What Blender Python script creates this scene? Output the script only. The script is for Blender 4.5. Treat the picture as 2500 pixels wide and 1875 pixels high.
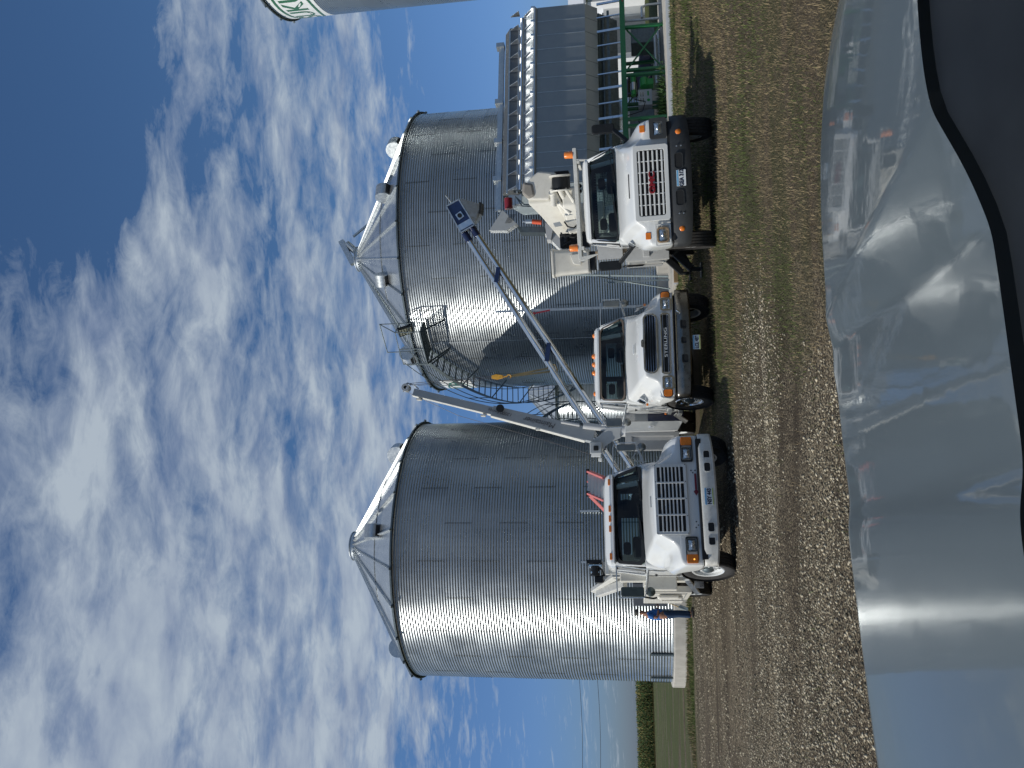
import bpy, math, random
import numpy as np
from mathutils import Vector, Matrix
random.seed(7); rng = np.random.default_rng(7)
for o in list(bpy.data.objects): bpy.data.objects.remove(o)
sc = bpy.context.scene
# ---------------------------------------------------------------- camera (held upright on its side, so the frame is turned)
F, PITCH, ROLL, EYE = 1950.0, math.radians(8.55), 0.030, 1.72
CO = Vector((0, 0, EYE))
fw = Vector((0, math.cos(PITCH), math.sin(PITCH))); up0 = Vector((0, -math.sin(PITCH), math.cos(PITCH))); r0 = Vector((1, 0, 0))
Xc = math.cos(ROLL)*r0 - math.sin(ROLL)*up0; Yc = math.sin(ROLL)*r0 + math.cos(ROLL)*up0
cd = bpy.data.cameras.new('camera'); cam = bpy.data.objects.new('camera', cd); sc.collection.objects.link(cam)
cd.sensor_width = 36; cd.lens = F/2500*36; cd.clip_start = .05; cd.clip_end = 4000
m = Matrix.Identity(4)
for i, a in enumerate((-Yc, Xc, -fw)):
    for k in range(3): m[k][i] = a[k]
m.translation = CO; cam.matrix_world = m
sc.camera = cam
# ---------------------------------------------------------------- light
SAZ, SEL = math.radians(69), math.radians(41)        # sun left of and behind the viewer
sdir = Vector((-math.sin(SAZ)*math.cos(SEL), -math.cos(SAZ)*math.cos(SEL), math.sin(SEL)))
sl = bpy.data.lights.new('sun', 'SUN'); sl.energy = 4.0; sl.angle = math.radians(.53); sl.color = (1, .95, .86)
so = bpy.data.objects.new('sun', sl); sc.collection.objects.link(so); so.rotation_euler = sdir.to_track_quat('Z', 'Y').to_euler()
sc.view_settings.view_transform = 'Standard'; sc.view_settings.look = 'None'; sc.view_settings.exposure = -.1; sc.view_settings.gamma = 1
W = bpy.data.worlds.new('World'); sc.world = W; W.use_nodes = True
nt = W.node_tree; nt.nodes.clear()
def N(t, **k):
    n = nt.nodes.new(t)
    for a, b in k.items():
        if a.startswith('i_'):
            n.inputs[int(a[2:])].default_value = b
        else: setattr(n, a, b)
    return n
def L(a, b): nt.links.new(a, b)
def math_(op, a, b=None, c=None, clamp=False):
    n = nt.nodes.new('ShaderNodeMath'); n.operation = op; n.use_clamp = clamp
    for i, q in enumerate((a, b, c)):
        if q is None: continue
        if isinstance(q, (int, float)): n.inputs[i].default_value = q
        else: nt.links.new(q, n.inputs[i])
    return n.outputs[0]
def ramp(fac, stops, interp='LINEAR'):
    n = nt.nodes.new('ShaderNodeValToRGB'); e = n.color_ramp; e.interpolation = interp
    while len(e.elements) < len(stops): e.elements.new(.5)
    for q, (p, c) in zip(e.elements, stops): q.position = p; q.color = c if len(c) == 4 else (*c, 1)
    nt.links.new(fac, n.inputs[0]); return n.outputs[0]
def mix(fac, a, b, bt='MIX'):
    n = nt.nodes.new('ShaderNodeMix'); n.data_type = 'RGBA'; n.blend_type = bt
    for i, q in ((0, fac), (6, a), (7, b)):
        if isinstance(q, (int, float)): n.inputs[i].default_value = q
        elif isinstance(q, tuple): n.inputs[i].default_value = q if len(q) == 4 else (*q, 1)
        else: nt.links.new(q, n.inputs[i])
    return n.outputs[2]
def noise(vec, scale, detail=4, rough=.55, dist=0, out=0, dim='3D'):
    n = nt.nodes.new('ShaderNodeTexNoise'); n.noise_dimensions = dim
    n.inputs['Scale'].default_value = scale; n.inputs['Detail'].default_value = detail
    n.inputs['Roughness'].default_value = rough; n.inputs['Distortion'].default_value = dist
    if vec is not None: nt.links.new(vec, n.inputs['Vector'])
    return n.outputs[out]
sky = N('ShaderNodeTexSky', sky_type='NISHITA'); sky.sun_disc = False; sky.sun_elevation = SEL
sky.sun_rotation = math.radians(180)+SAZ; sky.air_density = 1.0; sky.dust_density = .6; sky.ozone_density = 2.5
tc = N('ShaderNodeTexCoord'); sep = N('ShaderNodeSeparateXYZ'); L(tc.outputs['Generated'], sep.inputs[0])
dz = math_('MAXIMUM', sep.outputs[2], .0); dd = math_('ADD', dz, .10)
px = math_('DIVIDE', sep.outputs[0], dd); py = math_('DIVIDE', sep.outputs[1], dd)
cmb = N('ShaderNodeCombineXYZ'); L(px, cmb.inputs[0]); L(py, cmb.inputs[1])
mp = N('ShaderNodeMapping'); L(cmb.outputs[0], mp.inputs[0]); mp.inputs['Rotation'].default_value = (0, 0, math.radians(-12)); mp.inputs['Scale'].default_value = (.72, 1.15, 1); mp.inputs['Location'].default_value = (3.1, 1.7, 0)
big = noise(mp.outputs[0], 1.3, 3, .5, .3); med = noise(mp.outputs[0], 5.2, 8, .60, .5); fin = noise(mp.outputs[0], 17, 7, .65, .6)
cov = math_('ADD', math_('MULTIPLY', big, .40), math_('ADD', math_('MULTIPLY', med, .78), math_('MULTIPLY', fin, .42)))   # mean .8
# the bank of cloud: absent low over the horizon and in a clear patch high on the right
lowclear = ramp(sep.outputs[2], [(.17, (0, 0, 0)), (.33, (1, 1, 1))])
c1 = math_('SUBTRACT', px, .70); c2 = math_('SUBTRACT', py, .93)
r2 = math_('SQRT', math_('ADD', math_('MULTIPLY', c1, c1), math_('MULTIPLY', math_('MULTIPLY', c2, c2), 1.7)))
patch = ramp(r2, [(.36, (0, 0, 0)), (.66, (1, 1, 1))])
thr = math_('ADD', .90, math_('ADD', math_('MULTIPLY', math_('SUBTRACT', 1, lowclear), .35), math_('MULTIPLY', math_('SUBTRACT', 1, patch), .42)))
leftb = math_('MULTIPLY', math_('SUBTRACT', .45, px, None, True), .16, None, True)
amt = math_('SUBTRACT', math_('ADD', math_('ADD', cov, .215), leftb), thr)
dens = math_('MULTIPLY', amt, 3.5, None, True); dens = math_('POWER', dens, .85); dens = math_('MULTIPLY', dens, .88)
dap = noise(mp.outputs[0], 8.5, 5, .55, .3)
shade = ramp(math_('ADD', math_('MULTIPLY', dap, .65), math_('MULTIPLY', med, .40)), [(.40, (.34, .42, .58)), (.64, (.62, .71, .80))])
skyt = ramp(sep.outputs[2], [(0, (.46, .60, .80)), (.12, (.56, .78, 1.0)), (.35, (.70, .98, 1.0))]); skyc = mix(1.0, mix(1.0, sky.outputs[0], skyt, 'MULTIPLY'), (1, 1, 1.22), 'MULTIPLY')
bg1 = N('ShaderNodeBackground'); L(skyc, bg1.inputs[0]); bg1.inputs[1].default_value = .078
bg2 = N('ShaderNodeBackground'); L(shade, bg2.inputs[0]); bg2.inputs[1].default_value = .80
ms = N('ShaderNodeMixShader'); L(dens, ms.inputs[0]); L(bg1.outputs[0], ms.inputs[1]); L(bg2.outputs[0], ms.inputs[2])
wo = N('ShaderNodeOutputWorld'); L(ms.outputs[0], wo.inputs[0])
# ---------------------------------------------------------------- materials
def material(name):
    global nt
    mt = bpy.data.materials.new(name); mt.use_nodes = True; nt = mt.node_tree
    b = nt.nodes['Principled BSDF']
    return mt, b
def mat(name, col, rough=.5, metal=0, coat=0, var=.12, vs=6, bump=0, bs=60, dirt=0, dirtcol=(.16, .13, .10), spec=None, rv=.0, emit=0, stretch=None):
    mt, b = material(name)
    t = nt.nodes.new('ShaderNodeTexCoord').outputs['Object']
    if stretch:
        q = nt.nodes.new('ShaderNodeMapping'); nt.links.new(t, q.inputs[0]); q.inputs['Scale'].default_value = stretch; tv = q.outputs[0]
    else: tv = t
    n1 = noise(tv, vs, 6, .6)
    lo = tuple(c*(1-var) for c in col); hi = tuple(min(1, c*(1+var)) for c in col)
    c = ramp(n1, [(.3, lo), (.7, hi)])
    if dirt:
        n2 = noise(tv, vs*2.3, 8, .7); d = ramp(n2, [(.5, (0, 0, 0)), (.8, (dirt, dirt, dirt))]); c = mix(d, c, dirtcol)
    nt.links.new(c, b.inputs['Base Color']); b.inputs['Metallic'].default_value = metal
    b.inputs['Roughness'].default_value = rough
    if rv:
        r = nt.nodes.new('ShaderNodeMapRange'); nt.links.new(n1, r.inputs[0]); r.inputs[1].default_value = .3; r.inputs[2].default_value = .7
        r.inputs[3].default_value = max(.03, rough-rv); r.inputs[4].default_value = rough+rv; nt.links.new(r.outputs[0], b.inputs['Roughness'])
    if coat: b.inputs['Coat Weight'].default_value = coat; b.inputs['Coat Roughness'].default_value = .06
    if spec is not None: b.inputs['Specular IOR Level'].default_value = spec
    if bump:
        n3 = noise(tv, bs, 6, .6); q = nt.nodes.new('ShaderNodeBump'); q.inputs['Strength'].default_value = bump; q.inputs['Distance'].default_value = .02
        nt.links.new(n3, q.inputs['Height']); nt.links.new(q.outputs[0], b.inputs['Normal'])
    if emit: b.inputs['Emission Color'].default_value = (*col, 1); b.inputs['Emission Strength'].default_value = emit
    return mt
def glassmat(name, tint, refl=1.0):
    mt, b = material(name); nt.nodes.remove(b); out = [n for n in nt.nodes if n.type == 'OUTPUT_MATERIAL'][0]
    tr = nt.nodes.new('ShaderNodeBsdfTransparent'); tr.inputs[0].default_value = (*tint, 1)
    gl = nt.nodes.new('ShaderNodeBsdfGlossy'); gl.inputs['Roughness'].default_value = .02
    fr = nt.nodes.new('ShaderNodeFresnel'); fr.inputs[0].default_value = 1.5
    f = math_('MULTIPLY', fr.outputs[0], refl, None, True); mx = nt.nodes.new('ShaderNodeMixShader')
    nt.links.new(f, mx.inputs[0]); nt.links.new(tr.outputs[0], mx.inputs[1]); nt.links.new(gl.outputs[0], mx.inputs[2]); nt.links.new(mx.outputs[0], out.inputs[0])
    return mt
M = {}
M['paint'] = mat('white_paint', (.66, .675, .665), .26, 0, .6, .012, 2, dirt=.0, rv=.02)
M['cream'] = mat('cream_paint', (.66, .64, .57), .42, 0, .2, .05, 4, dirt=.30, dirtcol=(.36, .30, .22))
M['dirtywhite'] = mat('dirty_white', (.60, .60, .56), .5, 0, 0, .08, 6, dirt=.45, dirtcol=(.20, .15, .10))
M['rust'] = mat('rusty_metal', (.30, .22, .14), .8, .2, 0, .5, 12, .4, 40)
M['black'] = mat('black_plastic', (.010, .012, .014), .5, 0, 0, .2, 10, spec=.3)
M['rubber'] = mat('tyre_rubber', (.028, .027, .026), .8, 0, 0, .35, 14, dirt=.5, dirtcol=(.12, .10, .08))
M['dark'] = mat('dark_void', (.008, .009, .010), .7)
M['greyplastic'] = mat('bumper_plastic', (.028, .031, .033), .55, 0, .1, .15, 8, dirt=.25, dirtcol=(.10, .09, .08))
M['chrome'] = mat('chrome', (.80, .81, .82), .10, 1, 0, .05, 8, rv=.05)
M['dullchrome'] = mat('dull_chrome', (.19, .18, .16), .30, 1, 0, .2, 6, dirt=.5, dirtcol=(.16, .14, .11), rv=.08)
M['alu'] = mat('aluminium', (.62, .64, .65), .34, 1, 0, .12, 9, rv=.08)
M['steel'] = mat('galvanised_steel', (.50, .53, .54), .42, .9, 0, .15, 9, rv=.08)
M['dsteel'] = mat('dark_galvanised', (.14, .17, .18), .5, .8, 0, .2, 9)
M['tube'] = mat('polished_tube', (.74, .76, .77), .10, 1, 0, .08, 5, rv=.06, stretch=(1, 1, 1))
M['grey'] = mat('grey_paint', (.36, .38, .385), .4, 0, .3, .05, 5, dirt=.15)
M['lgrey'] = mat('light_grey_paint', (.46, .47, .47), .4, 0, .3, .04, 5, dirt=.15)
M['amber'] = mat('amber_lens', (.75, .20, .02), .25, 0, .5, .15, 30)
M['amberlit'] = mat('amber_lit_bulb', (1, .55, .08), .3, 0, 0, .05, 30, emit=1.6)
M['red'] = mat('red_paint', (.24, .010, .016), .4, 0, .2, .15, 20)
M['pink'] = mat('red_fibreglass', (.58, .17, .16), .5, 0, 0, .12, 20, dirt=.2)
M['orange'] = mat('orange_red', (.62, .09, .03), .5, 0, 0, .12, 20)
M['blue'] = mat('navy_paint', (.007, .015, .060), .3, .1, .5, .15, 10)
M['yellow'] = mat('yellow_paint', (.62, .32, .03), .4, 0, .2, .2, 20, dirt=.4)
M['sling'] = mat('yellow_webbing', (.26, .21, .11), .85, 0, 0, .2, 30)
M['green'] = mat('green_paint', (.010, .115, .040), .4, 0, .3, .12, 8, dirt=.15)
M['lgreen'] = mat('bright_green_paint', (.03, .30, .06), .4, 0, .3, .12, 8)
M['lens'] = mat('headlamp_lens', (.50, .54, .56), .09, .85, .8, .35, 45, .35, 60)
M['lensdark'] = mat('headlamp_bowl', (.10, .11, .11), .3, .5, .2, .2, 20)
M['mirror'] = mat('mirror_back', (.20, .21, .20), .35, .5, .2, .1, 10, dirt=.3)
M['seat'] = mat('seat_cloth', (.03, .035, .04), .9)
M['cabin'] = mat('cabin_trim', (.022, .028, .032), .8)
M['glass'] = glassmat('windscreen_glass', (.36, .48, .47), .9)
M['sideglass'] = glassmat('side_glass', (.30, .38, .38), 1.6)
M['platew'] = mat('plate_white', (.70, .74, .76), .4, 0, 0, .03)
M['plateb'] = mat('plate_blue', (.16, .42, .68), .4)
M['plateg'] = mat('plate_green', (.45, .52, .12), .4)
M['ink'] = mat('plate_ink', (.02, .025, .05), .5)
M['letterdark'] = mat('dark_lettering', (.03, .03, .035), .5)
M['conc'] = mat('concrete', (.40, .385, .35), .9, 0, 0, .16, 2.2, .35, 45, dirt=.55, dirtcol=(.22, .20, .17), stretch=(1, 1, .5))
M['wood'] = mat('timber', (.24, .16, .08), .8, 0, 0, .2, 14)
M['whitewall'] = mat('white_siding', (.62, .64, .66), .5, 0, 0, .04, 3)
M['denim'] = mat('denim', (.020, .048, .105), .9, 0, 0, .3, 30, .2, 200)
M['shirt'] = mat('blue_shirt', (.035, .15, .42), .85, 0, 0, .2, 14)
M['skin'] = mat('skin', (.33, .16, .10), .55, 0, 0, .12, 20)
M['cap'] = mat('cap_cloth', (.05, .05, .042), .9, 0, 0, .4, 40)
M['boot'] = mat('boot_leather', (.03, .025, .02), .6)
# ---------------------------------------------------------------- mesh builder
col = sc.collection
def tag(o, label=None, cat=None, group=None, kind=None):
    if label: o['label'] = label
    if cat: o['category'] = cat
    if group: o['group'] = group
    if kind: o['kind'] = kind
    return o
def thing(name, label, cat, loc=(0, 0, 0), rz=0, group=None, ry=0):
    o = bpy.data.objects.new(name, None); col.objects.link(o); o.empty_display_size = .2
    o.location = loc; o.rotation_euler = (0, ry, rz); return tag(o, label, cat, group)
class MB:
    def __init__(s): s.v = []; s.f = []
    def add(s, vs, fs, T=None):
        k = len(s.v)
        if T is not None: vs = [T @ Vector(p) for p in vs]
        s.v += [tuple(p) for p in vs]; s.f += [tuple(i+k for i in f) for f in fs]; return s
    def box(s, x0, x1, y0, y1, z0, z1, T=None):
        v = [(x, y, z) for z in (z0, z1) for y in (y0, y1) for x in (x0, x1)]
        return s.add(v, [(0, 2, 3, 1), (4, 5, 7, 6), (0, 1, 5, 4), (2, 6, 7, 3), (0, 4, 6, 2), (1, 3, 7, 5)], T)
    def beam(s, p0, p1, w, h=None, upv=(0, 0, 1)):
        h = h or w; p0 = Vector(p0); p1 = Vector(p1); d = (p1-p0).normalized(); u = Vector(upv)
        if abs(d.dot(u)) > .98: u = Vector((0, 1, 0))
        a = d.cross(u).normalized(); b = a.cross(d)
        v = [p+a*i*w/2+b*j*h/2 for p in (p0, p1) for j in (-1, 1) for i in (-1, 1)]
        return s.add(v, [(0, 2, 3, 1), (4, 5, 7, 6), (0, 1, 5, 4), (2, 6, 7, 3), (0, 4, 6, 2), (1, 3, 7, 5)])
    def cyl(s, p0, p1, ra, rb=None, n=14, cap=True):
        rb = ra if rb is None else rb; p0 = Vector(p0); p1 = Vector(p1); d = (p1-p0).normalized()
        u = Vector((0, 0, 1)) if abs(d.z) < .9 else Vector((1, 0, 0)); a = d.cross(u).normalized(); b = d.cross(a)
        v = []
        for p, r in ((p0, ra), (p1, rb)):
            v += [p+(a*math.cos(t*2*math.pi/n)+b*math.sin(t*2*math.pi/n))*r for t in range(n)]
        f = [(i, (i+1) % n, n+(i+1) % n, n+i) for i in range(n)]
        if cap: f += [tuple(range(n-1, -1, -1)), tuple(range(n, 2*n))]
        return s.add(v, f)
    def tube(s, pts, r, n=7, closed=False):
        pts = [Vector(p) for p in pts]; m_ = len(pts); rings = []
        prev = None
        for i, p in enumerate(pts):
            if closed: d = (pts[(i+1) % m_]-pts[i-1]).normalized()
            else: d = (pts[min(i+1, m_-1)]-pts[max(i-1, 0)]).normalized()
            u = prev if prev is not None else (Vector((0, 0, 1)) if abs(d.z) < .9 else Vector((1, 0, 0)))
            a = (u-d*d.dot(u)).normalized(); prev = a; b = d.cross(a)
            rings.append([p+(a*math.cos(t*2*math.pi/n)+b*math.sin(t*2*math.pi/n))*r for t in range(n)])
        return s.loft(rings, True, closed, not closed)
    def loft(s, rings, closed=True, wrap=False, caps=False):
        n = len(rings[0]); v = [p for r in rings for p in r]; f = []; m_ = len(rings)
        for i in range(m_ if wrap else m_-1):
            j = (i+1) % m_
            for k in range(n if closed else n-1): f.append((i*n+k, i*n+(k+1) % n, j*n+(k+1) % n, j*n+k))
        if caps: f += [tuple(range(n-1, -1, -1)), tuple((m_-1)*n+k for k in range(n))]
        return s.add(v, f)
    def prism(s, pts, vec):
        n = len(pts); vec = Vector(vec); v = [Vector(p) for p in pts]+[Vector(p)+vec for p in pts]
        return s.add(v, [tuple(range(n-1, -1, -1)), tuple(range(n, 2*n))]+[(i, (i+1) % n, n+(i+1) % n, n+i) for i in range(n)])
    def rev(s, prof, T=None, n=32, a0=0, a1=2*math.pi):
        full = abs(a1-a0-2*math.pi) < 1e-6; m_ = n if full else n+1
        rings = [[(r*math.cos(a0+(a1-a0)*k/n), r*math.sin(a0+(a1-a0)*k/n), z) for k in range(m_)] for r, z in prof]
        if T is not None: rings = [[T @ Vector(p) for p in r] for r in rings]
        return s.loft(rings, full)
    def grid(s, nu, nv, fn):
        v = [fn(i/nu, j/nv) for j in range(nv+1) for i in range(nu+1)]
        return s.add(v, [(j*(nu+1)+i, j*(nu+1)+i+1, (j+1)*(nu+1)+i+1, (j+1)*(nu+1)+i) for j in range(nv) for i in range(nu)])
    def ring(s, outer, inner, vec):
        """frame between two outlines of the same number of points, extruded by vec"""
        n = len(outer); vec = Vector(vec); o = [Vector(p) for p in outer]; i_ = [Vector(p) for p in inner]
        v = o+i_+[p+vec for p in o]+[p+vec for p in i_]; f = []
        for k in range(n):
            q = (k+1) % n; f += [(k, q, n+q, n+k), (2*n+k, 3*n+k, 3*n+q, 2*n+q), (k, 2*n+k, 2*n+q, q), (n+k, n+q, 3*n+q, 3*n+k)]
        return s.add(v, f)
    def build(s, name, mt, parent=None, smooth=None, bevel=0, sub=0, loc=None, flip=False):
        me = bpy.data.meshes.new(name); me.from_pydata(s.v, [], s.f); me.validate()
        o = bpy.data.objects.new(name, me); col.objects.link(o)
        if mt is not None: me.materials.append(M[mt] if isinstance(mt, str) else mt)
        if parent is not None: o.parent = parent
        if smooth is not None:
            me.shade_smooth(); me.set_sharp_from_angle(angle=math.radians(smooth))
        import bmesh
        bm = bmesh.new(); bm.from_mesh(me); bmesh.ops.recalc_face_normals(bm, faces=bm.faces)
        bm.to_mesh(me); bm.free()
        if bevel:
            md = o.modifiers.new('bevel', 'BEVEL'); md.width = bevel; md.segments = 2; md.limit_method = 'ANGLE'; md.angle_limit = math.radians(40)
        if sub:
            md = o.modifiers.new('sub', 'SUBSURF'); md.levels = sub; md.render_levels = sub; me.shade_smooth()
        if loc: o.location = loc
        return o
def fastmesh(name, verts, faces, mt, parent=None, cols=None):
    """verts (n,3) array, faces (m,k) array"""
    me = bpy.data.meshes.new(name); n, k = len(faces), faces.shape[1]
    me.vertices.add(len(verts)); me.vertices.foreach_set('co', verts.astype('f4').ravel())
    me.loops.add(n*k); me.loops.foreach_set('vertex_index', faces.astype('i4').ravel())
    me.polygons.add(n); me.polygons.foreach_set('loop_start', np.arange(0, n*k, k, dtype='i4')); me.polygons.foreach_set('loop_total', np.full(n, k, 'i4'))
    if cols is not None:
        at = me.color_attributes.new('tone', 'FLOAT_COLOR', 'POINT'); c4 = np.ones((len(verts), 4), 'f4'); c4[:, :3] = cols; at.data.foreach_set('color', c4.ravel())
    me.update(); me.validate(); me.materials.append(mt)
    o = bpy.data.objects.new(name, me); col.objects.link(o)
    if parent is not None: o.parent = parent
    return o
def tonemat(name, rough=.9, base=None, spec=.3, trans=0):
    mt, b = material(name); a = nt.nodes.new('ShaderNodeAttribute'); a.attribute_name = 'tone'
    nt.links.new(a.outputs['Color'], b.inputs['Base Color']); b.inputs['Roughness'].default_value = rough; b.inputs['Specular IOR Level'].default_value = spec
    return mt
def rrect(w, h, r, n=5):
    """rounded rectangle outline centred on 0"""
    out = []
    for cx, cy, a0 in ((w/2-r, h/2-r, 0), (-w/2+r, h/2-r, 90), (-w/2+r, -h/2+r, 180), (w/2-r, -h/2+r, 270)):
        for k in range(n+1):
            a = math.radians(a0+90*k/n); out.append((cx+r*math.cos(a), cy+r*math.sin(a)))
    return out
def text(s, size, loc, mt, parent, name='lettering', rot=(math.pi/2, 0, 0), ext=.002, sx=1, shear=0, bold=0, fn=None):
    cu = bpy.data.curves.new(name, 'FONT'); cu.body = s; cu.size = size; cu.extrude = ext; cu.align_x = 'CENTER'; cu.align_y = 'CENTER'; cu.shear = shear; cu.offset = bold
    tmp = bpy.data.objects.new('tmp', cu); col.objects.link(tmp)
    bpy.context.view_layer.update()
    me = bpy.data.meshes.new_from_object(tmp.evaluated_get(bpy.context.evaluated_depsgraph_get()))
    bpy.data.objects.remove(tmp); bpy.data.curves.remove(cu)
    me.name = name; me.materials.clear(); me.materials.append(M[mt] if isinstance(mt, str) else mt)
    o = bpy.data.objects.new(name, me); col.objects.link(o)
    if fn:
        for v in me.vertices: v.co = fn(v.co.x*sx, v.co.y, v.co.z)
    else:
        for v in me.vertices: v.co.x *= sx
        o.location = loc; o.rotation_euler = rot
    o.parent = parent; return o
# ---------------------------------------------------------------- ground
def ground_mat():
    global nt
    mt, b = material('gravel_and_dry_grass')
    t = nt.nodes.new('ShaderNodeTexCoord').outputs['Object']; sp = nt.nodes.new('ShaderNodeSeparateXYZ'); nt.links.new(t, sp.inputs[0])
    X, Y = sp.outputs[0], sp.outputs[1]
    wob = math_('MULTIPLY', math_('SUBTRACT', noise(t, .45, 5, .6), .5), 4.5)
    side = math_('ADD', math_('ADD', X, math_('MULTIPLY', Y, .24)), math_('SUBTRACT', wob, 2.6))     # >0 lawn, <0 gravel
    lawn = ramp(math_('ADD', math_('MULTIPLY', side, .35), .5, None, True), [(.3, (0, 0, 0)), (.7, (1, 1, 1))])
    q = nt.nodes.new('ShaderNodeMapping'); nt.links.new(t, q.inputs[0]); q.inputs['Scale'].default_value = (.10, .55, 1); q.inputs['Rotation'].default_value = (0, 0, .05)
    bands = noise(q.outputs[0], 1.6, 4, .6)
    v = nt.nodes.new('ShaderNodeTexVoronoi'); v.inputs['Scale'].default_value = 42; nt.links.new(t, v.inputs['Vector'])
    vs = nt.nodes.new('ShaderNodeSeparateColor'); nt.links.new(v.outputs['Color'], vs.inputs[0])
    stone = ramp(vs.outputs[0], [(0, (.035, .027, .018)), (.45, (.11, .088, .062)), (.8, (.25, .205, .14)), (1, (.42, .36, .25))])
    dirt = ramp(noise(t, 30, 8, .7), [(.3, (.030, .022, .014)), (.75, (.095, .072, .048))])
    gd = ramp(math_('ADD', math_('MULTIPLY', bands, .85), math_('MULTIPLY', noise(t, 1.3, 6, .65), .45)), [(.48, (0, 0, 0)), (.74, (1, 1, 1))])
    gravel = mix(gd, dirt, stone)
    g1 = ramp(noise(t, 55, 8, .75), [(.3, (.030, .032, .013)), (.7, (.115, .110, .055))])
    g2 = ramp(noise(t, 40, 8, .75), [(.3, (.040, .031, .020)), (.7, (.165, .130, .088))])
    grass = mix(ramp(noise(q.outputs[0], 2.2, 6, .65), [(.42, (0, 0, 0)), (.56, (1, 1, 1))]), g1, g2)
    green = ramp(noise(t, 8, 8, .75), [(.3, (.035, .052, .015)), (.7, (.11, .13, .045))])
    far = ramp(math_('MULTIPLY', math_('SUBTRACT', Y, 24), .03, None, True), [(0, (0, 0, 0)), (.25, (.75, .75, .75)), (.9, (1, 1, 1))])
    fargreen = math_('MULTIPLY', far, ramp(noise(q.outputs[0], .9, 3, .5), [(.40, (0, 0, 0)), (.46, (1, 1, 1))]))
    c = mix(lawn, gravel, grass); c = mix(fargreen, c, green)
    strip = math_('MULTIPLY', ramp(math_('ABSOLUTE', math_('SUBTRACT', math_('ADD', Y, math_('MULTIPLY', wob, .12)), 27.6)), [(0, (1, 1, 1)), (.9, (1, 1, 1)), (1, (0, 0, 0))]), 1.0)
    c = mix(math_('MULTIPLY', strip, .85), c, green)
    nt.links.new(c, b.inputs['Base Color']); b.inputs['Roughness'].default_value = .95; b.inputs['Specular IOR Level'].default_value = .2
    h = math_('ADD', math_('MULTIPLY', v.outputs['Distance'], -1.2), math_('ADD', noise(t, 14, 8, .7), math_('MULTIPLY', noise(t, 90, 4, .7), .6)))
    bp = nt.nodes.new('ShaderNodeBump'); bp.inputs['Strength'].default_value = .9; bp.inputs['Distance'].default_value = .035
    nt.links.new(h, bp.inputs['Height']); nt.links.new(bp.outputs[0], b.inputs['Normal'])
    return mt
def gz(x, y):
    """gentle ruts and humps of the yard, metres"""
    x = np.asarray(x, float); y = np.asarray(y, float)
    rut = -.035*np.exp(-((y-11.2-.05*x)/.35)**2)-.03*np.exp(-((y-9.2-.02*x)/.3)**2)-.03*np.exp(-((y-19.5)/.5)**2)
    rut = rut*(x < 3)
    return rut+.012*np.sin(x*1.3+y*.7)*np.sin(y*1.9-x*.4)
gx = np.concatenate([-np.geomspace(1500, 14, 24), np.linspace(-13, 13, 131), np.geomspace(14, 1500, 24)])
gy = np.concatenate([np.linspace(-400, -2, 8), np.linspace(0, 26, 131), np.geomspace(28, 1800, 26)])
GX, GY = np.meshgrid(gx, gy); near = (np.abs(GX) < 13.5) & (GY < 26.5) & (GY > -1)
GZ = np.where(near, gz(GX, GY), 0.0)
idx = np.arange(GX.size).reshape(GX.shape)
o = fastmesh('ground', np.stack([GX, GY, GZ], -1).reshape(-1, 3), np.stack([idx[:-1, :-1], idx[:-1, 1:], idx[1:, 1:], idx[1:, :-1]], -1).reshape(-1, 4), ground_mat())
o.data.shade_smooth(); tag(o, kind='structure')
def side_fn(x, y): return x+.24*y-2.6+.9*np.sin(y*.9+x*.5)+.6*np.sin(x*1.7-y*.8)
# loose stones
def stones(n, area, smin, smax):
    x = rng.uniform(area[0], area[1], n); y = rng.uniform(area[2], area[3], n)
    band = np.sin(y*1.9+.8*np.sin(x*.5))+.9*np.sin(x*.9+y*.6)+rng.normal(0, .5, n)
    keep = (side_fn(x, y)+rng.normal(0, .5, n) < 0) & (band > -.9); x, y = x[keep], y[keep]; n = len(x)
    s = smin*(smax/smin)**rng.random(n)**1.8; base = np.array([[1, 0, 0], [-1, 0, 0], [0, 1, 0], [0, -1, 0], [0, 0, 1], [0, 0, -1.]])
    v = np.repeat(base[None], n, 0)*rng.uniform(.55, 1.35, (n, 6, 1))*s[:, None, None]; v[:, :, 2] *= .6
    a = rng.uniform(0, 6.28, n); c, d = np.cos(a)[:, None], np.sin(a)[:, None]
    vx = v[:, :, 0]*c-v[:, :, 1]*d; vy = v[:, :, 0]*d+v[:, :, 1]*c
    v = np.stack([vx+x[:, None], vy+y[:, None], v[:, :, 2]+gz(x, y)[:, None]+s[:, None]*.25], -1)
    f = np.array([[0, 2, 4], [2, 1, 4], [1, 3, 4], [3, 0, 4], [2, 0, 5], [1, 2, 5], [3, 1, 5], [0, 3, 5]])
    faces = (f[None]+6*np.arange(n)[:, None, None]).reshape(-1, 3)
    t = rng.random(n)**1.5; warm = rng.uniform(.8, 1.0, n)
    cols = np.stack([.075+.52*t, (.075+.52*t)*(.79+.1*warm), (.06+.45*t)*(.58+.2*warm)], -1)
    return v.reshape(-1, 3), faces, np.repeat(cols, 6, 0)
v1 = stones(60000, (-6.5, 3, 5.0, 13.5), .006, .024); v2 = stones(16000, (-12, 1, 13.5, 26), .012, .032)
o = fastmesh('gravel', np.vstack([v1[0], v2[0]]), np.vstack([v1[1], v2[1]+len(v1[0])]), tonemat('stone_tones', .85), cols=np.vstack([v1[2], v2[2]]))
tag(o, 'loose grey and tan gravel spread over the yard in the foreground', 'gravel', kind='stuff')
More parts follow.
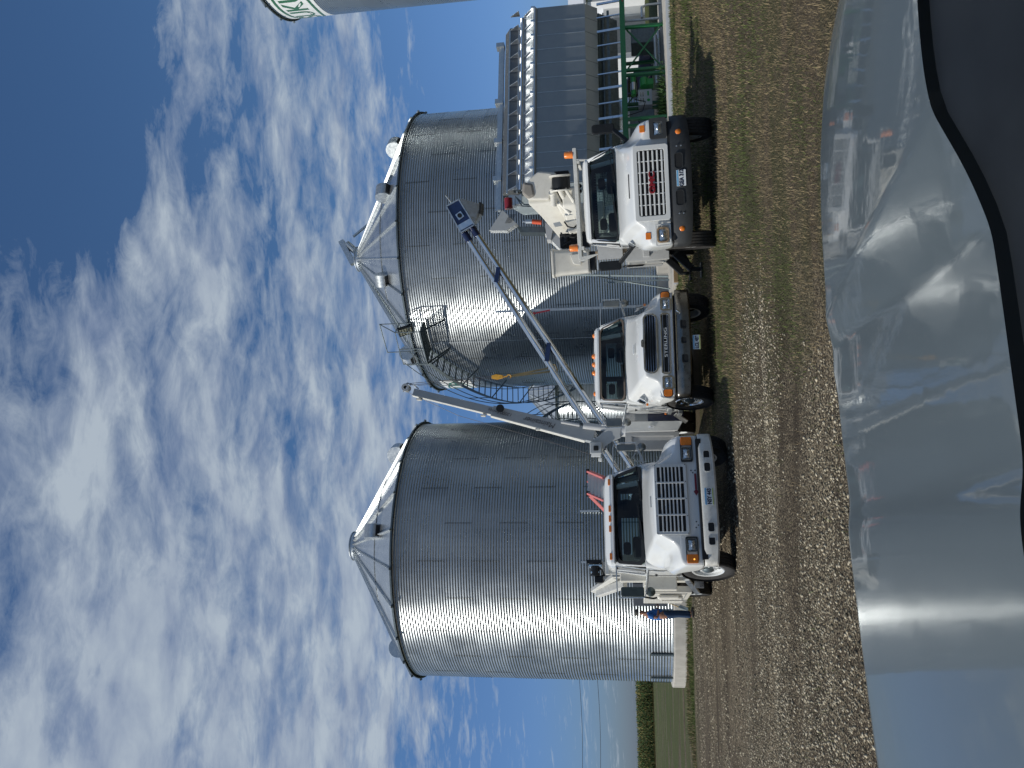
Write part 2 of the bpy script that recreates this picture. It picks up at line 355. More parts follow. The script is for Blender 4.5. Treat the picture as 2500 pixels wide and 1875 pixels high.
# dry grass blades and straw
def blades(n, area, hmin, hmax, w, test, green=.3, lie=.5):
    x = rng.uniform(area[0], area[1], n); y = rng.uniform(area[2], area[3], n); k = test(x, y); x, y = x[k], y[k]; n = len(x)
    h = rng.uniform(hmin, hmax, n); a = rng.uniform(0, 6.283, n); lean = rng.uniform(.1, lie, n)*1.5
    dx, dy = np.cos(a), np.sin(a); px_, py_ = -dy*w*rng.uniform(.6, 1.4, n), dx*w*rng.uniform(.6, 1.4, n)
    z0 = gz(x, y)-.004
    p0 = np.stack([x-px_, y-py_, z0], -1); p1 = np.stack([x+px_, y+py_, z0], -1)
    mx_, mz = h*.55*np.sin(lean*.7), h*.55*np.cos(lean*.7)
    p2 = np.stack([x+dx*mx_+px_*.7, y+dy*mx_+py_*.7, z0+mz], -1); p3 = np.stack([x+dx*mx_-px_*.7, y+dy*mx_-py_*.7, z0+mz], -1)
    tx, tz = h*np.sin(lean), h*np.maximum(np.cos(lean), .08)
    p4 = np.stack([x+dx*tx, y+dy*tx, z0+tz], -1)
    v = np.stack([p0, p1, p2, p3, p4], 1)
    f = np.array([[0, 1, 2], [0, 2, 3], [3, 2, 4]]); faces = (f[None]+5*np.arange(n)[:, None, None]).reshape(-1, 3)
    patch = .5*np.sin(x*.9+1+.5*np.sin(y*.7))*np.sin(y*1.1+.3*x)+.3*np.sin(x*2.3-y*1.7)
    g = (rng.random(n)+patch) < green; t = rng.uniform(.35, 1.25, n)*(1-.25*patch)
    cols = np.where(g[:, None], np.stack([.085*t, .115*t, .030*t], -1), np.stack([.30*t, .235*t, .135*t], -1))
    return v.reshape(-1, 3), faces, np.repeat(cols, 5, 0)
lawn = lambda x, y: side_fn(x, y)+rng.normal(0, .35, len(x)) > 0
parts = [blades(60000, (-.5, 8.5, 4.8, 11), .02, .07, .0022, lawn, .24, .95), blades(66000, (-3, 12, 11, 20), .03, .09, .0035, lawn, .36, .8),
         blades(30000, (1, 22, 20, 30), .04, .13, .007, lawn, .6, .6), blades(14000, (-13, -1, 26.6, 30.2), .05, .16, .006, lambda x, y: np.hypot(x+7.14, y-34.8) > 5.9, .6, .6),
         blades(2500, (-6, 1, 5, 13), .03, .12, .002, lambda x, y: side_fn(x, y) < 0, .2, 1.0)]
vv, ff, cc, k = [], [], [], 0
for a, b, c in parts: vv.append(a); ff.append(b+k); cc.append(c); k += len(a)
o = fastmesh('dry_grass', np.vstack(vv), np.vstack(ff), tonemat('grass_tones', .9), cols=np.vstack(cc))
tag(o, 'mown dry grass and straw on the right of the yard', 'grass', kind='stuff')
# corn: dense rows of leafy stalks, far left
def corn(n, area, test=lambda x, y: x == x):
    x = rng.uniform(area[0], area[1], n); y = rng.uniform(area[2], area[3], n); k_ = test(x, y); x = x[k_]; y = y[k_]; n = len(x)
    V, Fc, Cc = [], [], []; base = 0
    H = rng.uniform(2.0, 2.55, n)
    for j in range(11):
        a = rng.uniform(0, 6.283, n); t = j/10; z = H*(.08+.86*t); l = rng.uniform(.3, .7, n)*(1-.45*t); dx, dy = np.cos(a), np.sin(a); w = .05
        p0 = np.stack([x-dy*w, y+dx*w, z], -1); p1 = np.stack([x+dy*w, y-dx*w, z], -1)
        p2 = np.stack([x+dx*l*.6+dy*w, y+dy*l*.6-dx*w, z+.22], -1); p3 = np.stack([x+dx*l*.6-dy*w, y+dy*l*.6+dx*w, z+.22], -1); p4 = np.stack([x+dx*l, y+dy*l, z+rng.uniform(-.25, .2, n)], -1)
        V.append(np.stack([p0, p1, p2, p3, p4], 1).reshape(-1, 3)); f = np.array([[0, 1, 2], [0, 2, 3], [3, 2, 4]])
        Fc.append((f[None]+5*np.arange(n)[:, None, None]).reshape(-1, 3)+base); base += 5*n
        s_ = rng.uniform(.6, 1.2, n); dry = (rng.random(n) < .15+.25*t)
        cl = np.where(dry[:, None], np.stack([.17*s_, .15*s_, .05*s_], -1), np.stack([.040*s_, .085*s_, .022*s_], -1)); Cc.append(np.repeat(cl, 5, 0))
    # stalk and tassel
    p0 = np.stack([x-.02, y, 0*x], -1); p1 = np.stack([x+.02, y, 0*x], -1); p2 = np.stack([x, y, H+.28], -1)
    V.append(np.stack([p0, p1, p2], 1).reshape(-1, 3)); Fc.append(np.arange(3*n).reshape(-1, 3)+base); Cc.append(np.tile(np.array([[.20, .17, .06]]), (3*n, 1)))
    return fastmesh('corn_field', np.vstack(V), np.vstack(Fc), tonemat('corn_tones', .8), cols=np.vstack(Cc))
def corn_area(x, y): return y > 117+(-x-40)*-.30
o = corn(9000, (-92, -22, 96, 134), corn_area); tag(o, 'tall green corn standing in a long wall along the far edge of the yard', 'corn', kind='stuff')
# ---------------------------------------------------------------- corrugated bins
def galv(name, base, rough, amp=1.0):
    global nt
    mt, b = material(name); t = nt.nodes.new('ShaderNodeTexCoord').outputs['Object']
    a = nt.nodes.new('ShaderNodeAttribute'); a.attribute_name = 'tone'
    n1 = noise(t, 1.1, 5, .6); n2 = noise(t, 60, 3, .6)
    q = nt.nodes.new('ShaderNodeMapping'); nt.links.new(t, q.inputs[0]); q.inputs['Scale'].default_value = (3, 3, .12)
    streak = noise(q.outputs[0], 3, 6, .7)
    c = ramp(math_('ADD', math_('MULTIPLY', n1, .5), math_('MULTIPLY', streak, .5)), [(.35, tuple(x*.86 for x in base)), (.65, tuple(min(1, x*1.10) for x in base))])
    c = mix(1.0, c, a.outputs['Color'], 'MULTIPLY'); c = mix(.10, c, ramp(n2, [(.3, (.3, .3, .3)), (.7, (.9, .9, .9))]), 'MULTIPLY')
    nt.links.new(c, b.inputs['Base Color']); b.inputs['Metallic'].default_value = .88
    r = nt.nodes.new('ShaderNodeMapRange'); nt.links.new(n1, r.inputs[0]); r.inputs[1].default_value = .3; r.inputs[2].default_value = .7; r.inputs[3].default_value = rough-.05; r.inputs[4].default_value = rough+.07; nt.links.new(r.outputs[0], b.inputs['Roughness'])
    bp = nt.nodes.new('ShaderNodeBump'); bp.inputs['Strength'].default_value = .03; bp.inputs['Distance'].default_value = .02; nt.links.new(n1, bp.inputs['Height']); nt.links.new(bp.outputs[0], b.inputs['Normal'])
    return mt
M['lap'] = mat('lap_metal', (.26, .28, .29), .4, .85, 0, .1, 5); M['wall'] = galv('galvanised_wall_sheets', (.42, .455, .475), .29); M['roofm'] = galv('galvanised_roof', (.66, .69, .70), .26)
P3 = lambda r, th, z: (r*math.sin(th), -r*math.cos(th), z)
D = math.radians
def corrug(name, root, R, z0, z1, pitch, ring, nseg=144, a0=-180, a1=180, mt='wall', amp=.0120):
    n = int((z1-z0)/pitch*6); zz = np.linspace(z0, z1, n+1); rr = R+amp*np.sin(2*np.pi*(zz-z0)/pitch)
    th = np.linspace(D(a0), D(a1), nseg+1)
    v = np.stack([rr[:, None]*np.sin(th), -rr[:, None]*np.cos(th), np.repeat(zz[:, None], nseg+1, 1)], -1)
    ri = ((zz-z0)/ring).astype(int)[:, None]; sw = 2.84/R; si = ((th[None, :]+(ri % 2)*sw/2+50)/sw).astype(int)
    tone = .90+.16*((np.sin(si*12.9898+ri*78.233)*43758.5453) % 1)
    idx = np.arange(v.shape[0]*v.shape[1]).reshape(v.shape[:2])
    f = np.stack([idx[:-1, :-1], idx[:-1, 1:], idx[1:, 1:], idx[1:, :-1]], -1).reshape(-1, 4)
    o = fastmesh(name, v.reshape(-1, 3), f, M[mt], root, np.repeat(tone.reshape(-1, 1), 3, 1)); o.data.shade_smooth(); return o
def half_vent(root, R, ze, zp, th, fr, w=.55, r=.42):
    """gooseneck roof vent: half-round drum standing on the slope, mouth facing outwards"""
    rad = R*fr; z = ze+(zp-ze)*(1-fr); mb = MB(); e = Vector((math.sin(th), -math.cos(th), 0)); t = Vector((math.cos(th), math.sin(th), 0))
    c = e*rad+Vector((0, 0, z+.05)); pts = []
    for k in range(13):
        a = D(-25+190*k/12); pts.append(c+e*(r*math.cos(a))+Vector((0, 0, r*math.sin(a)+.18))-t*w/2)
    pts.append(c-e*r*.9-t*w/2+Vector((0, 0, -.05))); pts.append(c+e*.0-t*w/2+Vector((0, 0, -.28)))
    mb.prism(pts, t*w); vnt = mb.build('roof_vent', 'steel', root, 35)
    m2 = MB(); q = [c+e*(r*.93)+Vector((0, 0, .02))-t*w*.4, c+e*(r*.93)+Vector((0, 0, .02))+t*w*.4, c+e*.08+t*w*.4+Vector((0, 0, -.24)), c+e*.08-t*w*.4+Vector((0, 0, -.24))]
    m2.prism(q, e*.03+Vector((0, 0, -.03))); m2.build('vent_mouth', 'dark', vnt)
def grain_bin(label, cx, cy, R, zb, ze, zp, vents, ring=1.054, fnd=True, a0=-180, a1=180, hoops=(.36, .66), nrib=24, group=None, seams=True, cap=True):
    root = thing('grain_bin', label, 'grain bin', (cx, cy, 0), 0, group)
    corrug('wall', root, R, zb, ze, ring/10, ring, a0=a0, a1=a1)
    # roof: folded sheets with upstanding ribs
    rc = .55; mb = MB(); ro = R+.11; zo = ze-.05
    nr = nrib
    for k in range(nr):
        t0 = 2*math.pi*k/nr+.05; t1 = 2*math.pi*(k+1)/nr+.05
        mids = 6
        def fn(u, v, t0=t0, t1=t1):
            t = t0+(t1-t0)*u; r = ro+(rc-ro)*v; z = zo+(zp-zo)*((ro-r)/(ro-rc)); return P3(r, t, z+.010*abs(math.sin(u*math.pi*3)))
        mb.grid(12, 4, fn)
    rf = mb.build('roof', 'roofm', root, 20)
    me = rf.data; at = me.color_attributes.new('tone', 'FLOAT_COLOR', 'POINT')
    per = 13*5
    cl = np.ones((len(me.vertices), 4), 'f4'); tn = .86+.2*rng.random(nr); cl[:, :3] = np.repeat(tn, per)[:len(me.vertices), None]; at.data.foreach_set('color', cl.ravel())
    mb = MB()
    for k in range(nr):
        t0 = 2*math.pi*k/nr+.05; a = Vector(P3(ro+.03, t0, zo+.05)); b = Vector(P3(rc, t0, zp+.05)); tv = Vector((math.cos(t0), math.sin(t0), 0))
        mb.prism([a-tv*.03+Vector((0, 0, -.06)), a+tv*.03+Vector((0, 0, -.06)), a+tv*.018+Vector((0, 0, .05)), a-tv*.018+Vector((0, 0, .05))], b-a)
    mb.build('roof_ribs', 'steel', root)
    mb = MB(); mb.rev([(R+.02, ze+.0), (ro+.015, ze-.075), (ro+.02, ze-.02), (ro-.05, ze+.02)], None, 96)
    for k in range(nr): t0 = 2*math.pi*k/nr+.05; a = Vector(P3(ro+.02, t0, ze-.02)); mb.beam(a, a+Vector(P3(.07, t0, -.035)), .07, .09)
    mb.build('eave_trim', 'dsteel', root)
    mb = MB()
    for fr in hoops:
        r = R*fr; z = ze+(zp-ze)*(1-fr)+.16; mb.tube([P3(r, 2*math.pi*k/64, z) for k in range(64)], .018, 5, True)
        for k in range(nr): t = 2*math.pi*k/nr+.05; mb.cyl(P3(r, t, z-.14), P3(r, t, z+.02), .012, n=5)
    mb.build('roof_hoops', 'steel', root)
    if cap:
        mb = MB(); mb.rev([(rc+.06, zp-.1), (rc+.06, zp+.16), (rc+.10, zp+.17), (rc+.10, zp+.21), (.4, zp+.30), (0.01, zp+.33)], None, 40); mb.build('roof_cap', 'steel', root, 30)
    if fnd:
        mb = MB(); mb.rev([(R+.22, -.2), (R+.22, zb-.06), (R+.19, zb-.03), (R-.1, zb-.03)], None, 96); mb.build('foundation', 'conc', root, 30)
        mb = MB(); mb.rev([(R+.02, zb-.03), (R+.03, zb), (R-.02, zb+.02)], None, 96); mb.build('base_angle', 'steel', root)
    if seams:
        sw = 2.84/R; mb = MB(); bl = MB(); nring = int((ze-zb)/ring)
        for i in range(nring):
            za, zc = zb+i*ring, zb+(i+1)*ring
            for k in range(-4, 5):
                for q in (0,):
                    t = (k+(i % 2)*.5)*sw+.1
                    if abs(t) > 1.75: continue
                    st = 60; rows = []
                    for s_ in range(st+1):
                        z = za+(zc-za)*s_/st; r = R+.0045+.0122*math.sin(2*math.pi*(z-zb)/(ring/10)); rows.append([P3(r, t-.028/R, z), P3(r, t+.028/R, z)])
                    mb.loft(rows, False); mb.build('sheet_lap', M['lap'], root, 60); mb = MB()
                    for s_ in range(10):
                        for dx in (-.014, .014): z = za+(s_+.25)*ring/10; bl.cyl(P3(R, t+dx/R, z), P3(R+.022, t+dx/R, z), .011, n=6)
            nb = int(3.3*R/.24)
            for k in range(nb): t = -1.65+3.3*k/nb; bl.cyl(P3(R, t, zc), P3(R+.016, t, zc), .010, n=5)
        bl.build('bolts', 'dsteel', root)
    for th, fr in vents: half_vent(root, R, ze, zp, D(th), fr)
    return root
def spiral_stair(root, R, t0, z0, t1, z1, w=.75, rail=True):
    """stair along the wall from angle t0 (deg) to t1; outer side away from the bin"""
    st = MB(); tr = MB(); rl = MB(); n = max(6, int(abs(z1-z0)/.215)); ri, ro = R+.10, R+.10+w
    A = lambda s_: D(t0+(t1-t0)*s_); Z = lambda s_: z0+(z1-z0)*s_
    for r in (ri, ro): 
        rings = []
        for i in range(n*2+1):
            s_ = i/(2*n); e = Vector(P3(1, A(s_), 0)); c = Vector(P3(r, A(s_), Z(s_))); rings.append([c-e*.012+Vector((0, 0, -.11)), c+e*.012+Vector((0, 0, -.11)), c+e*.012+Vector((0, 0, .11)), c-e*.012+Vector((0, 0, .11))])
        st.loft(rings, True, False, True)
    for i in range(n):
        s_ = (i+.5)/n; a = A(s_); z = Z(s_); e = Vector(P3(1, a, 0)); t = Vector((math.cos(a), math.sin(a), 0)); c = Vector(P3(ri, a, z))
        for k in range(4): tr.beam(c+t*(-.09+.06*k), c+e*w+t*(-.09+.06*k), .03, .012)
        if i % 5 == 2:
            a_ = Vector(P3(R, a, z-.75)); tr.beam(a_, Vector(P3(ro, a, z-.06)), .045)
            rl.cyl(Vector(P3(ro, a, z)), Vector(P3(ro, a, z+1.05)), .02, n=6)
    for h in (.55, 1.05): rl.tube([P3(ro+.01, A(i/(2*n)), Z(i/(2*n))+h) for i in range(2*n+1)], .019, 6)
    rl.tube([P3(ri+.02, A(i/(2*n)), Z(i/(2*n))+1.0) for i in range(2*n+1)], .017, 6)
    s0 = st.build('stair_stringers', 'dsteel', root, 40); tr.build('stair_treads', 'dsteel', root); rl.build('handrail', 'dsteel', root, 40)
LX, LY, LR = -7.14, 34.8, 5.45
binL = grain_bin('corrugated grain bin on a pale concrete base, the one beside the standing man', LX, LY, LR, .5, 11.04, 14.25, [(-68, .80), (76, .80), (20, .70), (160, .7)])
for th in (-35, -55.6, -76, -14, 6, 26):                    # short wall stiffeners at the foot
    mb = MB(); mb.box(-.05, .05, -.055, 0, .50, 1.32); mb.box(-.085, .085, -.03, 0, .47, .53)
    for z in np.arange(.6, 1.3, .1): mb.box(-.03, .03, -.066, -.05, z, z+.03)
    q = mb.build('wall_stiffener', 'dsteel', binL); q.location = P3(LR+.005, D(th), 0); q.rotation_euler = (0, 0, D(th))
mb = MB(); mb.box(-.42, .42, -.16, 0, .72, 1.92); dr = mb.build('access_door', mat('slate_door', (.075, .085, .10), .5), binL, bevel=.01); dr.location = P3(LR, D(-6.4), 0); dr.rotation_euler = (0, 0, D(-6.4))
mb = MB(); mb.cyl((-.3, -.20, 1.30), (-.3, -.20, 1.42), .02); mb.box(-.33, -.27, -.2, -.16, 1.33, 1.38); mb.build('door_handle', 'black', dr)
mb = MB(); mb.beam(P3(LR+.06, D(25), 3.05), P3(LR+.06, D(25), 3.78), .07, .05); mb.beam(P3(LR+.08, D(25), 3.7), P3(LR+.10, D(27), 2.6), .02); mb.build('wall_bracket', 'steel', binL)
mb = MB(); mb.beam(P3(LR+.2, D(5.8), 3.2), P3(LR+.2, D(5.8), 3.75), .07, .05); mb.cyl(P3(LR, D(5.8), 3.4), P3(LR+.2, D(5.8), 3.4), .02); mb.build('wall_bracket', 'steel', binL)
spiral_stair(binL, LR, 82, 3.0, 150, 8.4)
RX, RY, RR = 6.74, 40.0, 6.86
binR = grain_bin('widest corrugated grain bin, with a spiral stair and floodlight at its eave', RX, RY, RR, .62, 11.5, 15.45, [(-60, .88), (-21, .72), (22, .80), (46, .88)], nrib=28)
spiral_stair(binR, RR, -152, 1.3, -47, 10.75)
def platform():
    mb = MB(); n = 9; a0, a1 = D(-47), D(-34); z = 10.72
    for i in range(26):
        a = a0+(a1-a0)*i/25; mb.beam(P3(RR+.1, a, z), P3(RR+.95, a, z), .03, .03)
    for r in (.12, .95): mb.tube([P3(RR+r, a0+(a1-a0)*i/8, z-.03) for i in range(9)], .05, 4)
    mb.beam(P3(RR, a0, z-.9), P3(RR+.9, a0, z-.05), .05); mb.beam(P3(RR, a1, z-.9), P3(RR+.9, a1, z-.05), .05)
    mb.build('stair_platform', 'dsteel', binR)
    mb = MB()
    for h in (.55, 1.1): mb.tube([P3(RR+.95, a0+(a1-a0)*i/8, z+h) for i in range(9)], .02, 6); mb.cyl(P3(RR+.95, a1, z+h), P3(RR+.1, a1, z+h), .02)
    for i in (0, 4, 8): mb.cyl(P3(RR+.95, a0+(a1-a0)*i/8, z), P3(RR+.95, a0+(a1-a0)*i/8, z+1.1), .022)
    for a in (a0, a1):
        mb.cyl(P3(RR+.15, a, z), P3(RR+.15, a, z+2.0), .022)
    mb.cyl(P3(RR+.15, a0, z+2.0), P3(RR+.15, a1, z+2.0), .022); mb.cyl(P3(RR+.95, a1, z+1.1), P3(RR+.15, a1, z+2.0), .022)
    mb.build('platform_rail', 'dsteel', binR, 40)
platform()
mb = MB(); a = D(-37); T_ = Matrix.Translation(P3(RR+.1, a, 11.62)) @ Matrix.Rotation(a-.2, 4, 'Z') @ Matrix.Rotation(D(20), 4, 'X'); mb.box(-.24, .24, -.10, 0, -.33, .33, T_); fl = mb.build('floodlight', 'black', binR)
mb = MB()
for i in range(4):
    for j in range(5): mb.box(-.17+.09*i, -.11+.09*i, -.115, -.10, -.27+.115*j, -.19+.115*j, T_)
mb.build('lamp_cells', mat('lamp_cells', (.30, .31, .24), .3), fl)
mb = MB(); mb.beam(P3(.3, D(-60), 15.85), P3(1.0, D(95), 16.55), .30, .28); mb.cyl(P3(.45, D(90), 15.8), P3(.85, D(95), 16.25), .18); mb.beam(P3(1.25, D(100), 15.95), P3(2.1, D(104), 15.0), .10); mb.build('fill_spout', 'steel', binR)
mb = MB(); mb.cyl(P3(RR+.06, D(-44), 1.2), P3(RR+.06, D(-44), 11.2), .013, n=6); mb.build('down_cable', 'steel', binR)
# the roof ladder of the right bin
mb = MB(); 
for t in (-39.5, -43.0): mb.beam(P3(RR, D(t), 11.7), P3(.7, D(t)*1.0, 15.3), .03)
for i in range(24): s_ = i/24; r = RR+(.7-RR)*s_; z = 11.72+3.6*s_; mb.cyl(P3(r, D(-39.5), z), P3(r, D(-43), z), .016, n=5)
mb.build('roof_ladder', 'dsteel', binR)
def wall_logo(root, R, tc_, zc, w, h, s, size):
    """white sheet with a green oval and green lettering, bent to the wall"""
    mb = MB(); mb.grid(24, 2, lambda u, v: P3(R+.014, D(tc_)+(u-.5)*w/R, zc+(v-.5)*h)); sg = mb.build('sign_sheet', mat('sign_white', (.72, .74, .72), .4), root)
    f = lambda x, y, z: Vector(P3(R+.02+z, D(tc_)+x/R, zc+y))
    mb = MB(); n = 48; o_ = [f(.46*w*math.cos(a), .42*h*math.sin(a), 0) for a in [2*math.pi*k/n for k in range(n)]]; i_ = [f(.435*w*math.cos(a), .36*h*math.sin(a), 0) for a in [2*math.pi*k/n for k in range(n)]]
    mb.ring(o_, i_, Vector(P3(.006, D(tc_), 0))); mb.build('sign_oval', 'green', sg)
    text(s, size, None, 'green', sg, fn=f, bold=.02*size)
wall_logo(binR, RR, -86, 10.2, 3.6, 1.5, 'SUKUP', 1.0)
bin3 = grain_bin('tall grain bin with white and green sign, cut off by the edge of the view', 25.4, 37.1, 6.5, .6, 18.85, 22.6, [(-60, .85)], a0=-150, a1=35, hoops=(.5,), seams=False)
wall_logo(bin3, 6.5, -93, 17.55, 7.2, 2.2, 'SUKUP', 1.55)
binD = grain_bin('small dark grain bin with pale roof far off between the two big bins', -.6, 60, 3.0, .4, 7.2, 9.4, [], fnd=False, hoops=(), seams=False, nrib=16, cap=False)
# ---------------------------------------------------------------- trucks: local x = towards the viewer's right, y = rearwards, z up
def body_shell(name, secs, mt, root, sub=2):
    """closed-nose hood and wings from half sections (x, z), outer bottom to centre"""
    rings = []
    for y, h in secs:
        r = [(x, y, z) for x, z in h]+[(-x, y, z) for x, z in h[-2::-1]]; rings.append(r)
    mb = MB(); mb.loft(rings, False); n = len(rings[0])
    for k in range(n//2-1): mb.f.append((k, k+1, n-2-k, n-1-k))
    k = n//2-1; mb.f.append((k, k+1, k+2))
    o = mb.build(name, mt, root, sub=sub); me = o.data; N_ = len(rings[0])
    at = me.attributes.new('crease_edge', 'FLOAT', 'EDGE')
    for e in me.edges:
        a, b = sorted(e.vertices); ka, kb, ra, rb = a % N_, b % N_, a//N_, b//N_; c = 0
        if ra == rb == 0: c = .55
        if ka == kb and (ka in (6, N_-7)): c = .62 if ra < len(rings)-3 else .45
        if ka == kb and (ka in (2, N_-3)) and ra < 5: c = .4
        at.data[e.index].value = c
    md = o.modifiers.new('skin_thickness', 'SOLIDIFY'); md.thickness = .012; md.offset = -1
    return o
def wheel(root, x, y, r, w, rim='paint', steer=0, face=-1, hubr=None):
    """tyre, rim and hub; face -1 looks to the viewer's left"""
    e = thing('wheel', None, None, (x, y, r), 0); e.parent = root; e.rotation_euler = (0, 0, steer)
    T = Matrix.Rotation(math.radians(90)*face, 4, 'Y'); h = w/2; rr = r*.60
    prof = [(rr, -h*.8), (r*.72, -h), (r*.90, -h*.98), (r*.985, -h*.82)]
    for k in range(5): a = -h*.8+k*h*.4; prof += [(r, a-.0+.004), (r, a+h*.30), (r*.975, a+h*.31), (r*.975, a+h*.385)]
    prof += [(r*.985, h*.84), (r*.90, h*.98), (r*.72, h), (rr, h*.8)]
    mb = MB(); mb.rev([(a, b) for a, b in prof], T, 44); mb.build('tyre', 'rubber', e, 30)
    mb = MB(); mb.rev([(rr+.005, h*.82), (rr-.01, h*.92), (rr-.035, h*.86), (rr-.045, h*.55), (r*.40, h*.35), (r*.36, h*.50), (r*.20, h*.50)], T, 36)
    mb.rev([(rr+.005, -h*.82), (rr-.03, -h*.8), (rr-.05, h*.3)], T, 36); mb.build('rim', rim, e, 30)
    mb = MB(); mb.rev([(r*.21, h*.50), (r*.21, h*.75), (r*.14, h*.95), (r*.05, h*1.0), (0.001, h)], T, 20)
    mb.build('hub', 'dsteel' if rim != 'dark' else 'dark', e, 30)
    mb = MB()
    for k in range(8):
        a = 2*math.pi*k/8; p = T @ Vector((r*.285*math.cos(a), r*.285*math.sin(a), h*.48)); q = T @ Vector((r*.285*math.cos(a), r*.285*math.sin(a), h*.68)); mb.cyl(p, q, .017, n=6)
    mb.build('wheel_nuts', rim, e)
    mb = MB()
    for k in range(5):
        a = 2*math.pi*(k+.5)/5; p = T @ Vector((r*.46*math.cos(a), r*.46*math.sin(a), h*.43)); q = T @ Vector((r*.46*math.cos(a), r*.46*math.sin(a), h*.47)); mb.cyl(p, q, .045, n=12)
    mb.build('rim_holes', 'dark', e)
    return e
def quadpane(name, mt, root, p, th=.004, n=8, crown=0):
    a, b, c, d = [Vector(q) for q in p]; mb = MB()
    nrm = (b-a).cross(d-a).normalized()
    mb.grid(n, n, lambda u, v: (a*(1-u)+b*u)*(1-v)+(d*(1-u)+c*u)*v+nrm*crown*(1-(2*u-1)**2))
    return mb.build(name, mt, root, 60)
def cab(root, g, gasket=True, gm='black', paint='paint', interior=True, rear=((-.70, .22), (.36, .72))):
    """g: xb,xt half widths, yb,yt windscreen foot and head, yk back, z0 floor, zb sill, zt head, zr roof top"""
    xb, xt, yb, yt, yk, z0, zb, zt, zr = [g[k] for k in ('xb', 'xt', 'yb', 'yt', 'yk', 'z0', 'zb', 'zt', 'zr')]
    def rr(hx, ya, yb_, z, r=.10): return [(p[0], (ya+yb_)/2+p[1], z) for p in rrect(2*hx, yb_-ya, r)]
    mb = MB(); mb.loft([rr(xb*1.0, yb+.06, yk, z0), rr(xb*1.04, yb+.02, yk, z0+.25), rr(xb*1.04, yb+.0, yk, zb-.25), rr(xb*1.0, yb-.02, yk, zb-.02), rr(xb*.96, yb+.02, yk-.03, zb)], True, False, False)
    mb.loft([rr(xb*.96, yb+.02, yk-.03, zb), rr(xb*.85, yb+.12, yk-.12, zb-.02)], True)
    lo = mb.build('cab_body', paint, root, 35)
    mb = MB(); mb.loft([rr(xt*.99, yt+.02, yk, zt-.0), rr(xt*1.02, yt-.05, yk+.02, zt+.03), rr(xt*1.02, yt-.04, yk+.02, zt+(zr-zt)*.45), rr(xt*.97, yt+.06, yk-.03, zt+(zr-zt)*.8), rr(xt*.72, yt+.3, yk-.2, zr), rr(xt*.2, yt+.5, yk-.4, zr+.02)], True, False, True)
    rf = mb.build('cab_roof', paint, root, 40)
    mb = MB()
    for s_ in (-1, 1):
        for a_, b_, w_, h_ in (((s_*xb*.95, yb+.05, zb-.04), (s_*xt*.965, yt+.05, zt+.03), .075, .10), ((s_*xb*.97, yk-.62, zb-.04), (s_*xt*.99, yk-.50, zt+.03), .06, .12), ((s_*xb*.95, yk-.08, zb-.04), (s_*xt*.96, yk-.06, zt+.03), .10, .14)):
            MB().beam(a_, b_, w_, h_, (0, 1, 0)).build('pillar', paint, root, bevel=.012)
    # rear wall around its windows
    mb = MB(); xs = [-xt]+[q for r in rear for q in r]+[xt]; zl, zh = zb+.08, zt-.10
    mb.box(-xb*.95, xb*.95, yk-.06, yk-.02, z0, zl); mb.box(-xt, xt, yk-.06, yk-.02, zh, zt+.05)
    for i in range(0, len(xs), 2): mb.box(xs[i], xs[i+1], yk-.06, yk-.02, zl-.01, zh+.01)
    mb.build('rear_wall', 'cabin', root)
    # windscreen
    W_ = lambda a, b, off=0: (a*((xb-.03)+((xt-.03)-(xb-.03))*b), yb+(yt-yb)*b-.07*(1-a*a)-off*.9, zb+(zt-zb)*b+off*.45)
    mb = MB(); mb.grid(14, 8, lambda u, v: W_((u-.5)*1.96, .02+.96*v)); ws = mb.build('windscreen', 'glass', root, 60)
    if gasket is not None:
        n = 5; pts = rrect(2, 1, .16, 6); gw = gasket; oo = []; ii = []; 
        for (p, q) in pts: oo.append(W_(p*1.0, q+.5, .012)); ii.append(W_(p*(1-gw*1.2), .5+q*(1-gw*3.4), .012))
        mb = MB(); mb.ring(oo, ii, (0, -.012, .008)); mb.build('windscreen_seal', gm, ws, 40)
    mb = MB()
    for s_ in (-.55, .25): a = Vector(W_(s_, .02, .03)); b = Vector(W_(s_+.42, .10, .035)); mb.cyl(a, b, .010, n=6); c = Vector(W_(s_+.05, .07, .035)); d = Vector(W_(s_+.75, .16, .035)); mb.cyl(c, d, .008, n=6); mb.cyl(a, c, .010, n=6)
    mb.build('wipers', 'black', ws)
    for s_ in (-1, 1):
        p = [(s_*xb*.985, yb+.10, zb+.01), (s_*xb*.985, yk-.66, zb-.02), (s_*xt*1.0, yk-.55, zt), (s_*xt*1.0, yt+.16, zt)]
        sg = quadpane('side_window', 'sideglass', root, p); mb = MB(); mb.tube([Vector(q)+Vector((s_*.006, 0, 0)) for q in p], .016, 6, True); mb.build('window_seal', 'black', sg)
        p2 = [(s_*xb*.985, yk-.56, zb+.04), (s_*xb*.985, yk-.14, zb+.04), (s_*xt*1.0, yk-.14, zt-.05), (s_*xt*1.0, yk-.46, zt-.05)]
    # door outline and handle
    mb = MB(); s_ = -1; x = s_*xb*1.043
    for s_ in (-1, 1):
        x = s_*xb*1.043
        mb.tube([(x, yb+.14, zb-.06), (x, yb+.14, z0+.28), (x, yk-.60, z0+.28), (x, yk-.60, zb-.06)], .006, 4)
    mb.build('door_gap', 'dark', lo)
    mb = MB()
    for s_ in (-1, 1): mb.box(s_*xb*1.043-.02, s_*xb*1.043+.02, yk-.80, yk-.66, zb-.24, zb-.20)
    mb.build('door_handle', 'black', lo, bevel=.006)
